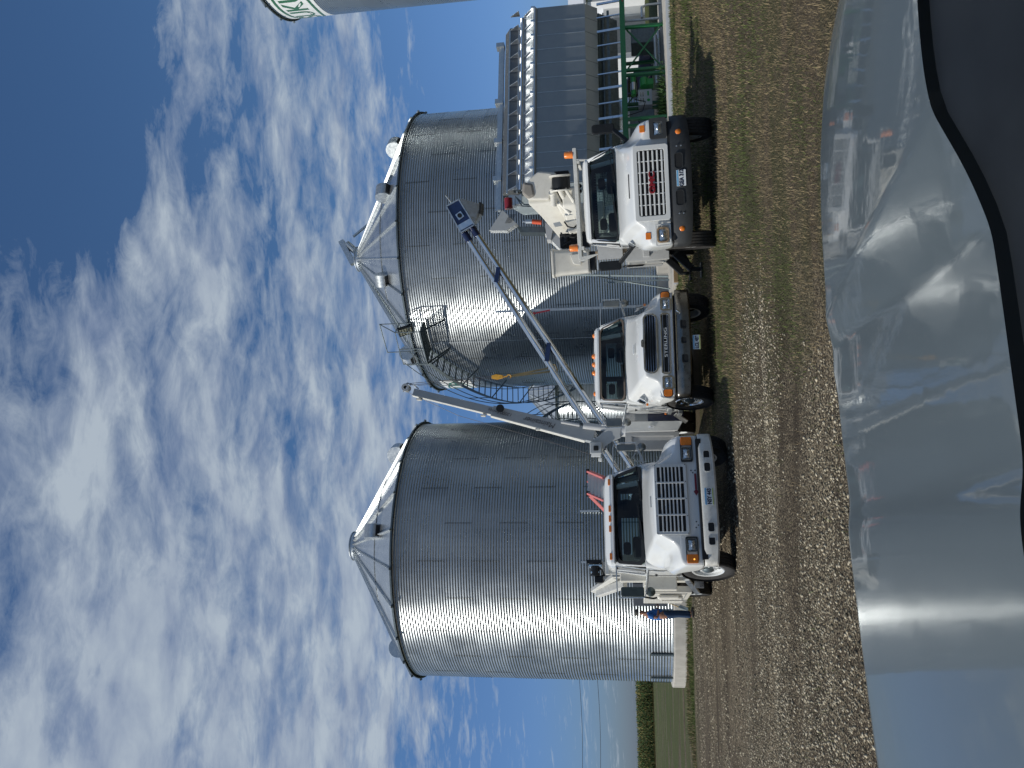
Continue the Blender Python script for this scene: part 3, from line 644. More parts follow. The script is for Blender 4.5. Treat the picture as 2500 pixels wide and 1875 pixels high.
    if interior:
        mb = MB(); mb.box(-xb*.9, xb*.9, yb+.0, yb+.42, zb-.35, zb-.03); mb.box(-xb*.9, xb*.9, yb, yk-.1, z0, z0+.05); mb.build('dashboard', 'cabin', root, bevel=.05)
        for s_ in (-.45, .45):
            mb = MB(); mb.box(s_-.24, s_+.24, yb+.75, yk-.22, zb-.62, zb-.42); mb.box(s_-.24, s_+.24, yk-.32, yk-.16, zb-.45, zb+.22); mb.box(s_-.13, s_+.13, yk-.30, yk-.19, zb+.26, zb+.42); mb.build('seat', 'seat', root, bevel=.05)
        mb = MB(); T = Matrix.Translation((.45, yb+.52, zb+.0)) @ Matrix.Rotation(D(55), 4, 'X')
        mb.tube([T @ Vector((.21*math.cos(a), .21*math.sin(a), 0)) for a in [2*math.pi*k/28 for k in range(28)]], .015, 6, True)
        for a in (0, 2.1, 4.2): mb.cyl(T @ Vector((0, 0, 0)), T @ Vector((.2*math.cos(a), .2*math.sin(a), 0)), .012, n=5)
        mb.build('steering_wheel', 'black', root, 40)
    return lo
def light(name, root, p, w, h, d=.03, mt='amber', r=.02, bezel=None):
    x, y, z = p; mb = MB(); mb.prism([(x+a, y, z+b) for a, b in rrect(w, h, min(r, w/2.01, h/2.01))], (0, -d, 0)); o = mb.build(name, mt, root, bevel=.006)
    if bezel: mb = MB(); mb.ring([(x+a, y-.002, z+b) for a, b in rrect(w+.03, h+.03, r+.01)], [(x+a, y-.002, z+b) for a, b in rrect(w-.004, h-.004, r)], (0, -d*.7, 0)); mb.build('bezel', bezel, o)
    return o
def headlight(root, x, y, z, w, h, r=.03, bezel='chrome', depth=.05, bw=.03):
    mb = MB(); o_ = [(x+a, y-.02, z+b) for a, b in rrect(w+2*bw, h+2*bw, r+.015)]; i_ = [(x+a, y-.02, z+b) for a, b in rrect(w, h, r)]
    mb.ring(o_, i_, (0, -.03, 0)); hd = mb.build('headlight', bezel, root, bevel=.005)
    mb = MB(); mb.prism([(x+a, y+.06, z+b) for a, b in rrect(w*1.02, h*1.02, r)], (0, -.06, 0)); mb.build('lamp_bowl', 'lensdark', hd)
    def fn(u, v): a, b = 2*u-1, 2*v-1; return (x+a*w/2, y-.012-.028*(1-a*a)*(1-b*b), z+b*h/2)
    mb = MB(); mb.grid(10, 8, fn); mb.build('lamp_lens', 'lens', hd, 60)
    mb = MB(); mb.rev([(0.001, .045), (h*.16, .04), (h*.27, .0), (h*.30, -.005)], Matrix.Translation((x, y-.02, z)) @ Matrix.Rotation(math.pi/2, 4, 'X'), 20); mb.build('reflector', 'chrome', hd, 60)
    return hd
def plate(root, p, s, w=.305, h=.155, sz=.085, rz=0, tone=1):
    e = MB(); e.prism([(a, 0, b) for a, b in rrect(w, h, .012)], (0, -.004, 0)); o = e.build('licence_plate', 'platew', root); o.location = p; o.rotation_euler = (0, 0, rz)
    mb = MB(); mb.box(-w*.48, w*.48, -.0065, -.004, h*.30, h*.47); mb.build('plate_band', 'plateb', o)
    if tone: mb = MB(); mb.box(-w*.48, w*.48, -.0065, -.004, -h*.47, -h*.36); mb.build('plate_strip', 'plateg', o)
    text(s, sz*1.12, (0, -.008, -.006), 'ink', o, 'plate_number', sx=.80, bold=.0035)
    return o
def tube_mirror(root, x, y0, z0, z1, side, top, bot, w=.17, mt='mirror', rnd=True):
    """west-coast mirror on tube arms; top and bot are the cab fixing points"""
    mb = MB(); mb.prism([(x+a, y0, (z0+z1)/2+b) for a, b in rrect(w, z1-z0, .035)], (0, .06, 0)); o = mb.build('wing_mirror', mt, root, bevel=.012)
    mb = MB(); mb.prism([(x+a, y0+.055, (z0+z1)/2+b) for a, b in rrect(w*.9, (z1-z0)*.92, .03)], (0, .008, 0)); mb.build('mirror_glass', 'chrome', o)
    mb = MB(); xe = x+side*(w/2+.02)
    mb.tube([top, (x, y0-.02, z1+.07), (xe, y0-.02, z1+.03), (xe, y0-.02, z0-.0), (x, y0-.02, z0-.05), bot], .012, 6)
    mb.cyl(Vector(bot)+Vector((0, 0, .02)), (x, y0-.02, z0-.02), .011, n=6); mb.cyl(top, bot, .010, n=6)
    mb.build('mirror_arm', 'steel', o, 40)
    if rnd:
        mb = MB(); T = Matrix.Translation((x, y0, z0-.12)) @ Matrix.Rotation(math.pi/2, 4, 'X'); mb.rev([(0.001, .05), (.05, .045), (.085, .02), (.09, 0), (0.001, -.01)], T, 24); mb.build('round_mirror', mt, o, 40)
    return o
def bumper(root, mt, w, z0, z1, y=0, sweep=.16, holes=(), name='front_bumper', bot=.04, r=.03):
    """pressed bumper, ends swept back"""
    mb = MB(); n = 28; rings = []
    for i in range(n+1):
        a = 2*i/n-1; x = a*w/2; yy = y+sweep*abs(a)**3.2; zz0 = z0+bot*abs(a)**4
        rings.append([(x, yy+.10, z1), (x, yy+.02, z1), (x, yy, z1-r), (x, yy, (z0+z1)/2), (x, yy, zz0+r), (x, yy+.03, zz0), (x, yy+.10, zz0)])
    mb.loft(rings, False); o = mb.build(name, mt, root, 40)
    md = o.modifiers.new('t', 'SOLIDIFY'); md.thickness = .012
    for (hx, hz, hw, hh) in holes:
        yy = y+sweep*abs(2*hx/w)**3.2; mb = MB(); mb.prism([(hx+a, yy-.006, hz+b) for a, b in rrect(hw, hh, .03)], (0, .004, 0)); q = mb.build('bumper_opening', 'dark', o)
        mb = MB(); mb.ring([(hx+a, yy-.006, hz+b) for a, b in rrect(hw+.02, hh+.02, .035)], [(hx+a, yy-.006, hz+b) for a, b in rrect(hw, hh, .03)], (0, -.008, 0)); mb.build('opening_rim', mt, q)
        mb = MB(); mb.cyl((hx, yy-.004, hz-hh*.45), (hx, yy-.004, hz+hh*.45), .012, n=6)
    return o
def chassis(root, L_, y0=.3, fw_=.78, rear_y=None, rt=.5, rim='paint'):
    mb = MB()
    for s_ in (-.42, .42): mb.box(s_-.04, s_+.04, y0, L_, .55, .78)
    mb.box(-.8, .8, .95, 1.12, .42, .55); mb.box(-.4, .4, .25, 1.9, .5, 1.1); mb.cyl((0, 2, .5), (0, L_-1.5, .5), .06); mb.box(-.75, .75, rear_y-.1, rear_y+.1, .42, .6)
    mb.box(-1.0, 1.0, 2.2, 2.35, .5, .58)
    mb.build('chassis', 'dark', root)
    for x in (-.98, -.66, .66, .98): wheel(root, x, rear_y, rt, .25, rim, 0, -1 if x < 0 else 1)
# ================================================================ left truck
tI = thing('service_truck', 'white truck with flat square grille, maroon dart mark and plate NSY 443, leftmost truck', 'truck', (-2.05, 14.1, 0), D(19.5), 'parked white service trucks', -.008)
S_I = [(.10, [(1.12, .62), (1.13, .76), (1.12, .93), (1.04, .985), (.82, 1.0), (.70, 1.14), (.60, 1.33), (.30, 1.37), (0, 1.385)]),
 (.125, [(1.15, .61), (1.155, .76), (1.145, .95), (1.06, 1.01), (.83, 1.02), (.72, 1.16), (.62, 1.355), (.32, 1.40), (0, 1.41)]),
 (.42, [(1.18, .60), (1.19, .84), (1.17, 1.06), (1.07, 1.12), (.84, 1.10), (.75, 1.24), (.66, 1.42), (.34, 1.46), (0, 1.47)]),
 (.55, [(1.19, .80), (1.20, .92), (1.17, 1.09), (1.07, 1.15), (.86, 1.13), (.77, 1.27), (.68, 1.44), (.34, 1.485), (0, 1.49)]),
 (.75, [(1.20, 1.00), (1.20, 1.05), (1.17, 1.14), (1.06, 1.19), (.88, 1.16), (.79, 1.30), (.70, 1.465), (.35, 1.505), (0, 1.51)]),
 (1.05, [(1.20, 1.06), (1.20, 1.09), (1.16, 1.17), (1.06, 1.215), (.92, 1.20), (.83, 1.35), (.74, 1.50), (.37, 1.54), (0, 1.545)]),
 (1.35, [(1.18, .98), (1.18, 1.04), (1.12, 1.17), (1.04, 1.24), (.96, 1.28), (.90, 1.42), (.82, 1.54), (.4, 1.57), (0, 1.575)]),
 (1.52, [(1.14, .72), (1.14, .90), (1.08, 1.12), (1.03, 1.24), (1.0, 1.34), (.96, 1.46), (.88, 1.57), (.43, 1.59), (0, 1.595)]),
 (1.64, [(1.10, .60), (1.10, .84), (1.06, 1.08), (1.03, 1.22), (1.01, 1.34), (.98, 1.47), (.91, 1.585), (.45, 1.60), (0, 1.605)])]
hood = body_shell('bonnet', S_I, 'paint', tI)
def nose_panel(root, w, z0, z1, y, t=.03, mt='paint'):
    mb = MB(); mb.prism([(a, y, (z0+z1)/2+b) for a, b in rrect(w, z1-z0, .03)], (0, -t, 0)); return mb.build('nose_panel', mt, root, bevel=.006)
mb = MB(); mb.prism([(a, .082, 1.105+b) for a, b in rrect(1.18, .50, .025)], (0, .02, 0)); gb = mb.build('grille', 'dark', tI)
mb = MB(); mb.ring([(a, .082, 1.105+b) for a, b in rrect(1.24, .555, .03)], [(a, .082, 1.105+b) for a, b in rrect(1.13, .455, .01)], (0, -.025, 0))
for i in range(1, 7): z = .877+.455*i/7; mb.box(-.57, .57, .045, .078, z-.0125, z+.0125)
for i in range(1, 4): x = -.565+1.13*i/4; mb.box(x-.014, x+.014, .040, .079, .87, 1.34)
mb.build('grille_bars', 'lgrey' if False else 'paint', gb, bevel=.003)
mb = MB()
for x in (-.60, -.3, 0, .3, .60):
    for z in (.845, 1.365): mb.cyl((x, .058, z), (x, .052, z), .009, n=6)
mb.build('grille_screws', 'black', gb)
for s_ in (-1, 1):
    hd = headlight(tI, s_*.80, .085, .80, .20, .15, .03, 'lensdark', bw=.018)
    mb = MB(); mb.ring([(s_*.865+a, .09, .80+b) for a, b in rrect(.42, .21, .03)], [(s_*.83+a, .09, .80+b) for a, b in rrect(.26, .17, .02)], (0, -.02, 0)); mb.build('lamp_surround', 'greyplastic', hd)
    mk = light('turn_signal', tI, (s_*1.03, .09, .80), .15, .19, .035, 'amber', .02)
    if s_ < 0: light('lit_bulb', mk, (s_*1.04, .052, .775), .025, .025, .004, 'amberlit', .01)
bI = bumper(tI, 'dirtywhite', 2.30, .335, .60, -.08, .14, [(-.74, .47, .15, .10), (-.52, .47, .15, .10), (.52, .47, .15, .10), (.74, .47, .15, .10)])
mb = MB(); mb.box(-1.05, 1.05, .0, .14, .55, .64); mb.build('bumper_gap', 'dark', tI)
plate(tI, (.0, -.095, .475), 'NSY 443', .30, .15, .085)
mb = MB(); mb.box(.16, .44, .072, .078, .655, .69); mb.prism([(.05, .072, .6725), (.12, .072, .63), (.17, .072, .6725), (.12, .072, .715)], (0, .006, 0)); mb.build('badge', mat('maroon_badge', (.16, .008, .02), .4), tI)
mb = MB()
for p in ((-.5, .71), (-.46, .67), (-.40, .70), (.46, .71), (.50, .67), (.50, .74)): mb.cyl((p[0], .092, p[1]), (p[0], .085, p[1]), .012, n=8)
mb.build('nose_bolts', 'black', tI)
mb = MB(); mb.prism([(a, .33, 1.452+b) for a, b in rrect(.20, .02, .009)], (0, -.02, 0)); mb.build('hood_handle', 'grey', hood)
gI = dict(xb=1.0, xt=.90, yb=1.55, yt=2.05, yk=3.25, z0=.62, zb=1.585, zt=2.13, zr=2.36)
cab(tI, gI, gasket=.055, rear=((-.72, .22), (.60, .74)))
mb = MB(); mb.box(-.88, .88, 1.93, 2.12, 2.15, 2.19); mb.build('sun_visor', 'lgrey', tI, bevel=.02)
for x in (-.74, -.20, 0, .20, .74): light('roof_light', tI, (x, 2.035, 2.235), .13, .05, .035, 'amber', .015)
mb = MB(); mb.box(-.95, .95, 3.28, 3.42, 2.32, 2.40); mb.beam((-.9, 3.35, 1.2), (-.9, 3.35, 2.35), .08); mb.beam((.9, 3.35, 1.2), (.9, 3.35, 2.35), .08); mb.build('headache_rack', 'dirtywhite', tI, bevel=.01)
tube_mirror(tI, -1.42, 1.88, 1.62, 2.06, -1, (-.92, 2.02, 2.14), (-1.03, 1.66, 1.52), .18, mat('dark_mirror', (.06, .075, .07), .35, .3)); tube_mirror(tI, 1.42, 1.88, 1.68, 2.06, 1, (.92, 2.02, 2.14), (1.03, 1.66, 1.52), .14)
for s_ in (-1, 1): wheel(tI, s_*1.03, 1.0, .48, .26, 'paint', D(12), s_)
chassis(tI, 8.2, .3, rear_y=6.3, rt=.48)
mb = MB(); mb.box(-1.16, 1.16, 3.5, 8.2, .95, 1.60)
mb.box(-1.30, -1.16, 3.55, 5.4, .62, 1.60); mb.box(-1.20, -1.16, 7.2, 8.0, .62, 1.60); mb.box(1.16, 1.36, 3.55, 5.4, .62, 1.60); mb.box(1.16, 1.36, 7.2, 8.0, .62, 1.6); mb.box(-1.22, -1.16, 5.4, 7.2, 1.15, 1.6); mb.box(1.16, 1.36, 5.4, 7.2, 1.15, 1.6)
sb = mb.build('utility_body', 'cream', tI, bevel=.012)
mb = MB(); mb.ring([(-1.305, 3.65+.0, .72), (-1.305, 5.2, .72), (-1.305, 5.2, 1.5), (-1.305, 3.65, 1.5)], [(-1.305, 3.67, .74), (-1.305, 5.18, .74), (-1.305, 5.18, 1.48), (-1.305, 3.67, 1.48)], (-.006, 0, 0)); mb.box(-1.325, -1.302, 4.2, 4.3, 1.1, 1.13); mb.build('locker_door', 'grey', sb)
light('side_marker', sb, (-1.26, 3.55, 1.52), .12, .05, .02)
mb = MB(); mb.box(-1.30, -1.02, 2.9, 3.2, .95, 1.55); mb.box(-1.10, -.92, 3.22, 3.5, .7, 2.1); mb.build('side_locker', 'cream', tI, bevel=.02)
mb = MB(); mb.box(-1.25, -1.12, 2.95, 3.05, .42, .6); mb.beam((-1.1, 2.9, .75), (-1.32, 3.4, .52), .05, .10); mb.build('step', 'alu', tI)
# welder / compressor gear heaped behind the cab roof
mb = MB(); mb.box(-1.02, -.60, 4.0, 4.7, 2.35, 2.50); mb.box(-1.0, -.94, 3.9, 4.0, 1.6, 2.5); mb.beam((-1.1, 3.7, 2.0), (-1.25, 4.3, 2.62), .18, .12); mb.beam((-.95, 3.8, 2.2), (-1.2, 4.4, 2.7), .10, .2); mb.box(-.98, -.5, 3.6, 4.2, 1.6, 2.28); gr = mb.build('crane_gear', 'dirtywhite', tI, bevel=.015)
mb = MB(); mb.box(-.66, -.58, 3.8, 4.3, 2.5, 2.83); mb.cyl((-.92, 3.9, 2.64), (-.70, 3.9, 2.64), .10); mb.box(-1.06, -.93, 3.85, 4.1, 2.48, 2.66); mb.tube([(-.7, 3.9, 2.6), (-.8, 3.8, 2.5), (-.9, 3.9, 2.45), (-.95, 3.9, 2.6)], .025); mb.build('winch_motor', 'black', gr, bevel=.01)
mb = MB(); mb.box(-.72, -.68, 3.85, 4.25, 2.5, 2.78); mb.cyl((-.90, 3.87, 2.64), (-.72, 3.87, 2.64), .055); mb.cyl((-.84, 3.86, 2.56), (-.84, 3.86, 2.74), .03); mb.build('winch_plates', 'chrome', gr)
mb = MB(); mb.box(-1.40, -1.33, 3.7, 4.1, .88, 1.32); mb.cyl((-1.37, 3.9, .8), (-1.37, 3.9, 1.3), .05); mb.build('hose_box', 'cream', tI, bevel=.03)
mb = MB(); mb.tube([(-1.38, 3.8, 1.35), (-1.40, 3.75, 1.42), (-1.38, 3.6, 1.62), (-1.34, 3.2, 1.66)], .02); mb.build('hose', 'black', tI, 40)
# red fibreglass step ladder on the rack
lad = thing('step_ladder', 'red fibreglass step ladder with grey rungs carried above the left truck cab', 'ladder')
Rz = Matrix.Translation((-2.05, 14.1, 0)) @ Matrix.Rotation(D(19.5), 4, 'Z')
def Lp(x, y, z): return Rz @ Vector((x, y, z))
mb = MB(); 
for x, xb_ in ((.62, .60), (1.13, 1.10)):
    MB().beam(Lp(x+.26, 3.9, 2.76), Lp(xb_, 3.3, 2.38), .04, .10).build('side_rail', 'pink', lad)
mb.beam(Lp(1.25, 4.3, 2.80), Lp(1.12, 4.9, 2.42), .03, .07); mb.beam(Lp(.95, 4.3, 2.80), Lp(.62, 4.9, 2.40), .03, .07)
mb.build('rear_legs', 'pink', lad)
mb = MB()
for i in range(5): s_ = i/4.5; z = 2.74-.36*s_; y = 3.9-.6*s_; mb.beam(Lp(.88-.26*s_, y, z), Lp(1.39-.28*s_, y, z), .06, .07)
mb.build('rungs', 'lgrey', lad)
mb = MB(); mb.box(-.06, .06, -.04, .04, -.04, .04, Matrix.Translation(Lp(1.39, 3.92, 2.78))); mb.box(-.06, .06, -.04, .04, -.04, .04, Matrix.Translation(Lp(.88, 3.92, 2.78))); mb.build('rubber_feet', 'black', lad)
# ================================================================ middle truck
tS = thing('service_truck', 'white rounded truck with double chrome grille reading STERLING, parked in the middle', 'truck', (.76, 16.75, 0), D(10.5), 'parked white service trucks', .004)
S_S = [(.12, [(1.08, .86), (1.09, .95), (1.08, 1.08), (1.0, 1.11), (.84, 1.13), (.76, 1.22), (.68, 1.42), (.35, 1.47), (0, 1.48)]),
 (.15, [(1.11, .85), (1.12, .96), (1.10, 1.10), (1.02, 1.14), (.86, 1.15), (.78, 1.25), (.70, 1.455), (.36, 1.50), (0, 1.51)]),
 (.45, [(1.15, .84), (1.16, .99), (1.13, 1.19), (1.03, 1.26), (.90, 1.25), (.82, 1.35), (.74, 1.53), (.38, 1.585), (0, 1.595)]),
 (.60, [(1.16, .98), (1.17, 1.06), (1.13, 1.23), (1.03, 1.30), (.92, 1.29), (.84, 1.39), (.76, 1.57), (.38, 1.62), (0, 1.63)]),
 (.85, [(1.17, 1.10), (1.17, 1.15), (1.13, 1.28), (1.04, 1.345), (.94, 1.35), (.87, 1.45), (.79, 1.62), (.4, 1.67), (0, 1.68)]),
 (1.15, [(1.16, 1.12), (1.16, 1.17), (1.12, 1.31), (1.04, 1.385), (.97, 1.42), (.91, 1.53), (.84, 1.69), (.42, 1.74), (0, 1.75)]),
 (1.40, [(1.13, 1.02), (1.13, 1.10), (1.10, 1.31), (1.04, 1.42), (1.0, 1.50), (.96, 1.62), (.90, 1.76), (.45, 1.82), (0, 1.83)]),
 (1.55, [(1.09, .74), (1.09, .95), (1.08, 1.28), (1.05, 1.43), (1.02, 1.54), (.99, 1.68), (.94, 1.82), (.47, 1.86), (0, 1.87)]),
 (1.63, [(1.06, .66), (1.06, .92), (1.06, 1.26), (1.04, 1.43), (1.03, 1.55), (1.0, 1.70), (.96, 1.84), (.48, 1.87), (0, 1.88)])]
hS = body_shell('bonnet', S_S, 'paint', tS)
def oval_bars(root, zc, h, w, nb, y, name='grille'):
    out = [(a, y, zc+b) for a, b in rrect(w, h, h*.42, 8)]; inn = [(a, y, zc+b) for a, b in rrect(w-.07, h-.07, h*.34, 8)]
    mb = MB(); mb.prism([(a, y+.005, zc+b) for a, b in rrect(w-.04, h-.04, h*.36, 8)], (0, .02, 0)); g = mb.build(name, 'dark', root)
    mb = MB(); mb.ring(out, inn, (0, -.045, 0))
    for i in range(1, nb+1):
        z = zc-h/2+h*i/(nb+1); k = w/2-.03-.10*(abs(z-zc)/(h/2))**2; mb.grid(16, 1, lambda u, v, z=z, k=k: (k*(2*u-1), y-.05+.02*(2*u-1)**2+.02*v, z-.004+.006*v)); mb.box(-k, k, y-.03, y-.02, z-.004, z+.004)
    mb.build('grille_bars', 'chrome', g, bevel=.006); return g
g1 = oval_bars(tS, 1.32, .30, 1.28, 5, .085); 
mb = MB(); mb.prism([(a*1.0, .045, 1.475+b) for a, b in rrect(.17, .075, .037, 6)], (0, -.015, 0)); bd = mb.build('badge', 'chrome', g1)
mb = MB(); mb.ring([(a, .03, 1.475+b) for a, b in rrect(.135, .05, .024, 6)], [(a, .03, 1.475+b) for a, b in rrect(.105, .026, .012, 6)], (0, -.005, 0)); mb.build('badge_mark', 'letterdark', bd)
text('S', .055, (0, .024, 1.475), 'letterdark', bd, 'badge_letter')
mb = MB(); mb.prism([(a, .11, 1.01+b) for a, b in rrect(1.25, .16, .03)], (0, .02, 0)); g2 = mb.build('lower_grille', 'dark', tS)
mb = MB(); mb.ring([(a, .11, 1.01+b) for a, b in rrect(1.30, .20, .05)], [(a, .11, 1.01+b) for a, b in rrect(1.22, .14, .03)], (0, -.035, 0)); mb.box(-.61, .61, .075, .10, 1.048, 1.060); mb.box(-.61, .61, .075, .10, .958, .970); mb.build('grille_bars', 'chrome', g2, bevel=.005)
text('STERLING', .082, (.02, .068, 1.005), 'platew', g2, 'grille_lettering', sx=1.75)
mb = MB(); mb.box(-1.08, 1.08, .06, .13, .835, .87); mb.build('chrome_strip', 'chrome', tS, bevel=.01)
for s_ in (-1, 1):
    headlight(tS, s_*.83, .10, .985, .20, .15, .03, 'chrome', bw=.045)
    light('turn_signal', tS, (s_*1.035, .13, .99), .15, .17, .035, 'amber', .05, 'black')
mb = MB(); mb.box(-1.02, 1.02, .12, .2, .78, .85); mb.build('bumper_gap', 'dark', tS)
bS = bumper(tS, 'dullchrome', 2.28, .50, .80, -.06, .16, [(-.36, .63, .17, .12), (.02, .645, .13, .10), (.36, .645, .17, .12)], bot=.02)
mb = MB(); mb.box(-.60, .60, -.064, .0, .785, .805); mb.build('bumper_seam', 'chrome', bS)
plate(tS, (-.02, -.02, .39), 'LCL 459', .30, .15, .085)
mb = MB(); mb.cyl((.62, -.05, .74), (.62, -.075, .74), .035, n=10); mb.cyl((.60, -.05, .70), (.66, -.08, .78), .02); mb.build('tow_coupling', 'chrome', tS, 40)
mb = MB(); mb.box(-.10, .10, .60, .66, 1.655, 1.685); mb.build('hood_handle', 'paint', hS, bevel=.012)
for s_ in (-1, 1):
    mb = MB(); mb.prism([(s_*1.065, 1.05, 1.42), (s_*1.0, .95, 1.56), (s_*1.0, 1.25, 1.62), (s_*1.09, 1.30, 1.44)], (s_*.02, -.01, .01)); q = mb.build('side_vent', 'chrome', tS, bevel=.01)
    mb = MB()
    for k in range(3): mb.prism([(s_*1.078, 1.08+.07*k, 1.44), (s_*1.078, 1.11+.07*k, 1.44), (s_*1.03, 1.08+.08*k, 1.57), (s_*1.03, 1.04+.08*k, 1.56)], (s_*.02, -.005, .01))
    mb.build('vent_slots', 'dark', q)
    light('side_marker', tS, (s_*1.12, 1.10, 1.40), .06, .05, .03)
gS = dict(xb=1.0, xt=.88, yb=1.53, yt=2.08, yk=3.15, z0=.66, zb=1.865, zt=2.44, zr=2.60)
cab(tS, gS, gasket=.030, gm=mat('brown_seal', (.09, .07, .055), .6), rear=((-.74, -.22), (-.10, .74)))
for x in (-.70, -.2, 0, .2, .70):
    mb = MB(); mb.rev([(.065, 0), (.065, .05), (.045, .09), (.001, .105)], Matrix.Translation((x+.03, 2.22, 2.545 if abs(x) < .5 else 2.52)), 12); mb.build('roof_light', 'amber', tS, 50)
tube_mirror(tS, -1.40, 1.85, 1.97, 2.33, -1, (-.92, 2.05, 2.42), (-1.02, 1.62, 1.84), .20); tube_mirror(tS, 1.40, 1.85, 1.97, 2.33, 1, (.92, 2.05, 2.42), (1.02, 1.62, 1.84), .14)
for s_ in (-1, 1): wheel(tS, s_*.98, 1.05, .50, .27, 'chrome' if s_ < 0 else 'paint', D(8), s_)
chassis(tS, 8.6, .3, rear_y=6.6, rt=.5)
mb = MB()
for x, z in ((-.70, 1.37), (-.55, 1.37), (-.4, 1.37)): pass
def side_text(s, size, x, y, z, root, mt='grey', **k): return text(s, size, (x, y, z), mt, root, 'door_lettering', rot=(math.pi/2, 0, -math.pi/2), **k)
mb = MB()
for k in range(4): mb.box(-1.049, -1.044, 1.95, 2.45, 1.53-.035*k, 1.545-.035*k)
for k in range(3):
    for j in range(2): mb.box(-1.049, -1.044, 1.95+.27*j, 2.15+.27*j, 1.35-.04*k, 1.368-.04*k)
mb.build('door_lettering', 'grey', tS)
# cab rear guard, dark locker, service body, opened locker doors
mb = MB(); mb.box(-1.20, 1.20, 3.35, 3.55, 1.35, 1.92); mb.box(-1.22, 1.22, 3.55, 7.6, 1.2, 1.92); mb.box(-1.22, -.95, 3.55, 5.6, .62, 1.25); mb.box(.95, 1.22, 3.55, 5.6, .62, 1.25); mb.box(-1.22, 1.22, 7.6, 8.6, .7, 1.3)
sbS = mb.build('service_body', 'lgrey', tS, bevel=.012)
mb = MB(); mb.box(-1.21, -.85, 3.30, 3.54, .50, 1.36); q = mb.build('front_locker', 'blue', tS, bevel=.01); mb = MB(); mb.rev([(.001, .0), (.03, 0), (.03, .02), (.001, .03)], Matrix.Translation((-1.02, 3.29, .93)) @ Matrix.Rotation(math.pi/2, 4, 'X'), 14); mb.build('side_marker', 'amber', q, 40)
mb = MB(); mb.prism([(-1.20, 3.25, .52), (-1.44, 3.25, .66), (-1.46, 3.25, 1.92), (-1.20, 3.25, 1.92)], (0, .05, 0)); q = mb.build('locker_door', 'paint', tS, bevel=.008)
mb = MB(); mb.prism([(-1.34+a, 3.245, 1.28+b) for a, b in rrect(.055, .14, .02)], (0, -.015, 0)); mb.cyl((-1.34, 3.22, 1.24), (-1.34, 3.22, 1.31), .012); mb.build('door_latch', 'chrome', q, bevel=.004)
mb = MB(); mb.box(-1.90, -1.44, 3.46, 3.50, .62, 1.92); q = mb.build('open_locker_door', 'lgrey', tS, bevel=.006)
mb = MB(); o_ = [(-1.90, 3.455, .62), (-1.44, 3.455, .62), (-1.44, 3.455, 1.92), (-1.90, 3.455, 1.92)]; i_ = [(-1.86, 3.455, .76), (-1.54, 3.455, .76), (-1.54, 3.455, 1.76), (-1.86, 3.455, 1.76)]; mb.ring(o_, i_, (0, -.035, 0)); mb.ring(i_, [(-1.84, 3.455, .78), (-1.56, 3.455, .78), (-1.56, 3.455, 1.74), (-1.84, 3.455, 1.74)], (0, -.02, 0)); mb.build('door_frame', 'lgrey', q, bevel=.006)
mb = MB(); mb.box(-1.14, -1.02, 2.4, 2.9, .58, .66); mb.beam((-1.08, 2.95, .72), (-1.25, 3.1, .45), .04, .10); mb.box(-1.1, -1.02, 2.35, 2.9, .82, .9); mb.build('cab_step', 'alu', tS)
mb = MB(); mb.box(-1.18, -1.05, 3.25, 3.32, 1.96, 2.12); mb.build('guard_bracket', 'lgrey', tS)
for x in (-1.22, 1.0): MB().cyl((x, 3.6, 1.9), (x, 3.6, 2.5), .03).build('guard_post', 'lgrey', tS)
# ================================================================ right truck
tG = thing('boom_truck', 'white truck with dark plastic bumper and a folded cream boom and bucket behind its cab', 'truck', (3.75, 15.35, 0), D(-6), 'parked white service trucks', -.02)
S_G = [(.06, [(1.16, .90), (1.17, 1.02), (1.15, 1.28), (1.02, 1.34), (.84, 1.37), (.78, 1.44), (.70, 1.545), (.35, 1.575), (0, 1.58)]),
 (.09, [(1.19, .89), (1.20, 1.02), (1.18, 1.31), (1.04, 1.375), (.86, 1.40), (.80, 1.47), (.72, 1.58), (.36, 1.61), (0, 1.615)]),
 (.40, [(1.22, .88), (1.23, 1.04), (1.21, 1.40), (1.08, 1.47), (.90, 1.49), (.83, 1.56), (.75, 1.67), (.38, 1.70), (0, 1.705)]),
 (.52, [(1.23, 1.0), (1.24, 1.12), (1.22, 1.43), (1.09, 1.50), (.92, 1.53), (.85, 1.60), (.77, 1.70), (.39, 1.735), (0, 1.74)]),
 (.72, [(1.24, 1.14), (1.25, 1.20), (1.22, 1.46), (1.10, 1.54), (.95, 1.58), (.88, 1.66), (.80, 1.755), (.4, 1.785), (0, 1.79)]),
 (1.0, [(1.24, 1.16), (1.24, 1.22), (1.20, 1.48), (1.10, 1.57), (.98, 1.64), (.92, 1.72), (.84, 1.82), (.42, 1.845), (0, 1.85)]),
 (1.25, [(1.20, 1.06), (1.20, 1.16), (1.15, 1.48), (1.08, 1.60), (1.0, 1.70), (.95, 1.79), (.88, 1.865), (.44, 1.885), (0, 1.89)]),
 (1.42, [(1.13, .80), (1.13, 1.05), (1.10, 1.46), (1.06, 1.62), (1.01, 1.74), (.97, 1.84), (.91, 1.90), (.45, 1.91), (0, 1.915)]),
 (1.50, [(1.08, .72), (1.08, 1.0), (1.07, 1.44), (1.05, 1.62), (1.02, 1.75), (.99, 1.86), (.93, 1.915), (.46, 1.92), (0, 1.925)])]
hG = body_shell('bonnet', S_G, 'paint', tG)
mb = MB(); mb.prism([(a, .035, 1.245+b) for a, b in rrect(1.24, .52, .03)], (0, .02, 0)); gg = mb.build('grille', 'dark', tG)
mb = MB(); mb.ring([(a, .04, 1.245+b) for a, b in rrect(1.42, .66, .05)], [(a, .04, 1.245+b) for a, b in rrect(1.22, .50, .04)], (0, -.04, 0)); mb.build('grille_surround', 'paint', gg, bevel=.01)
mb = MB()
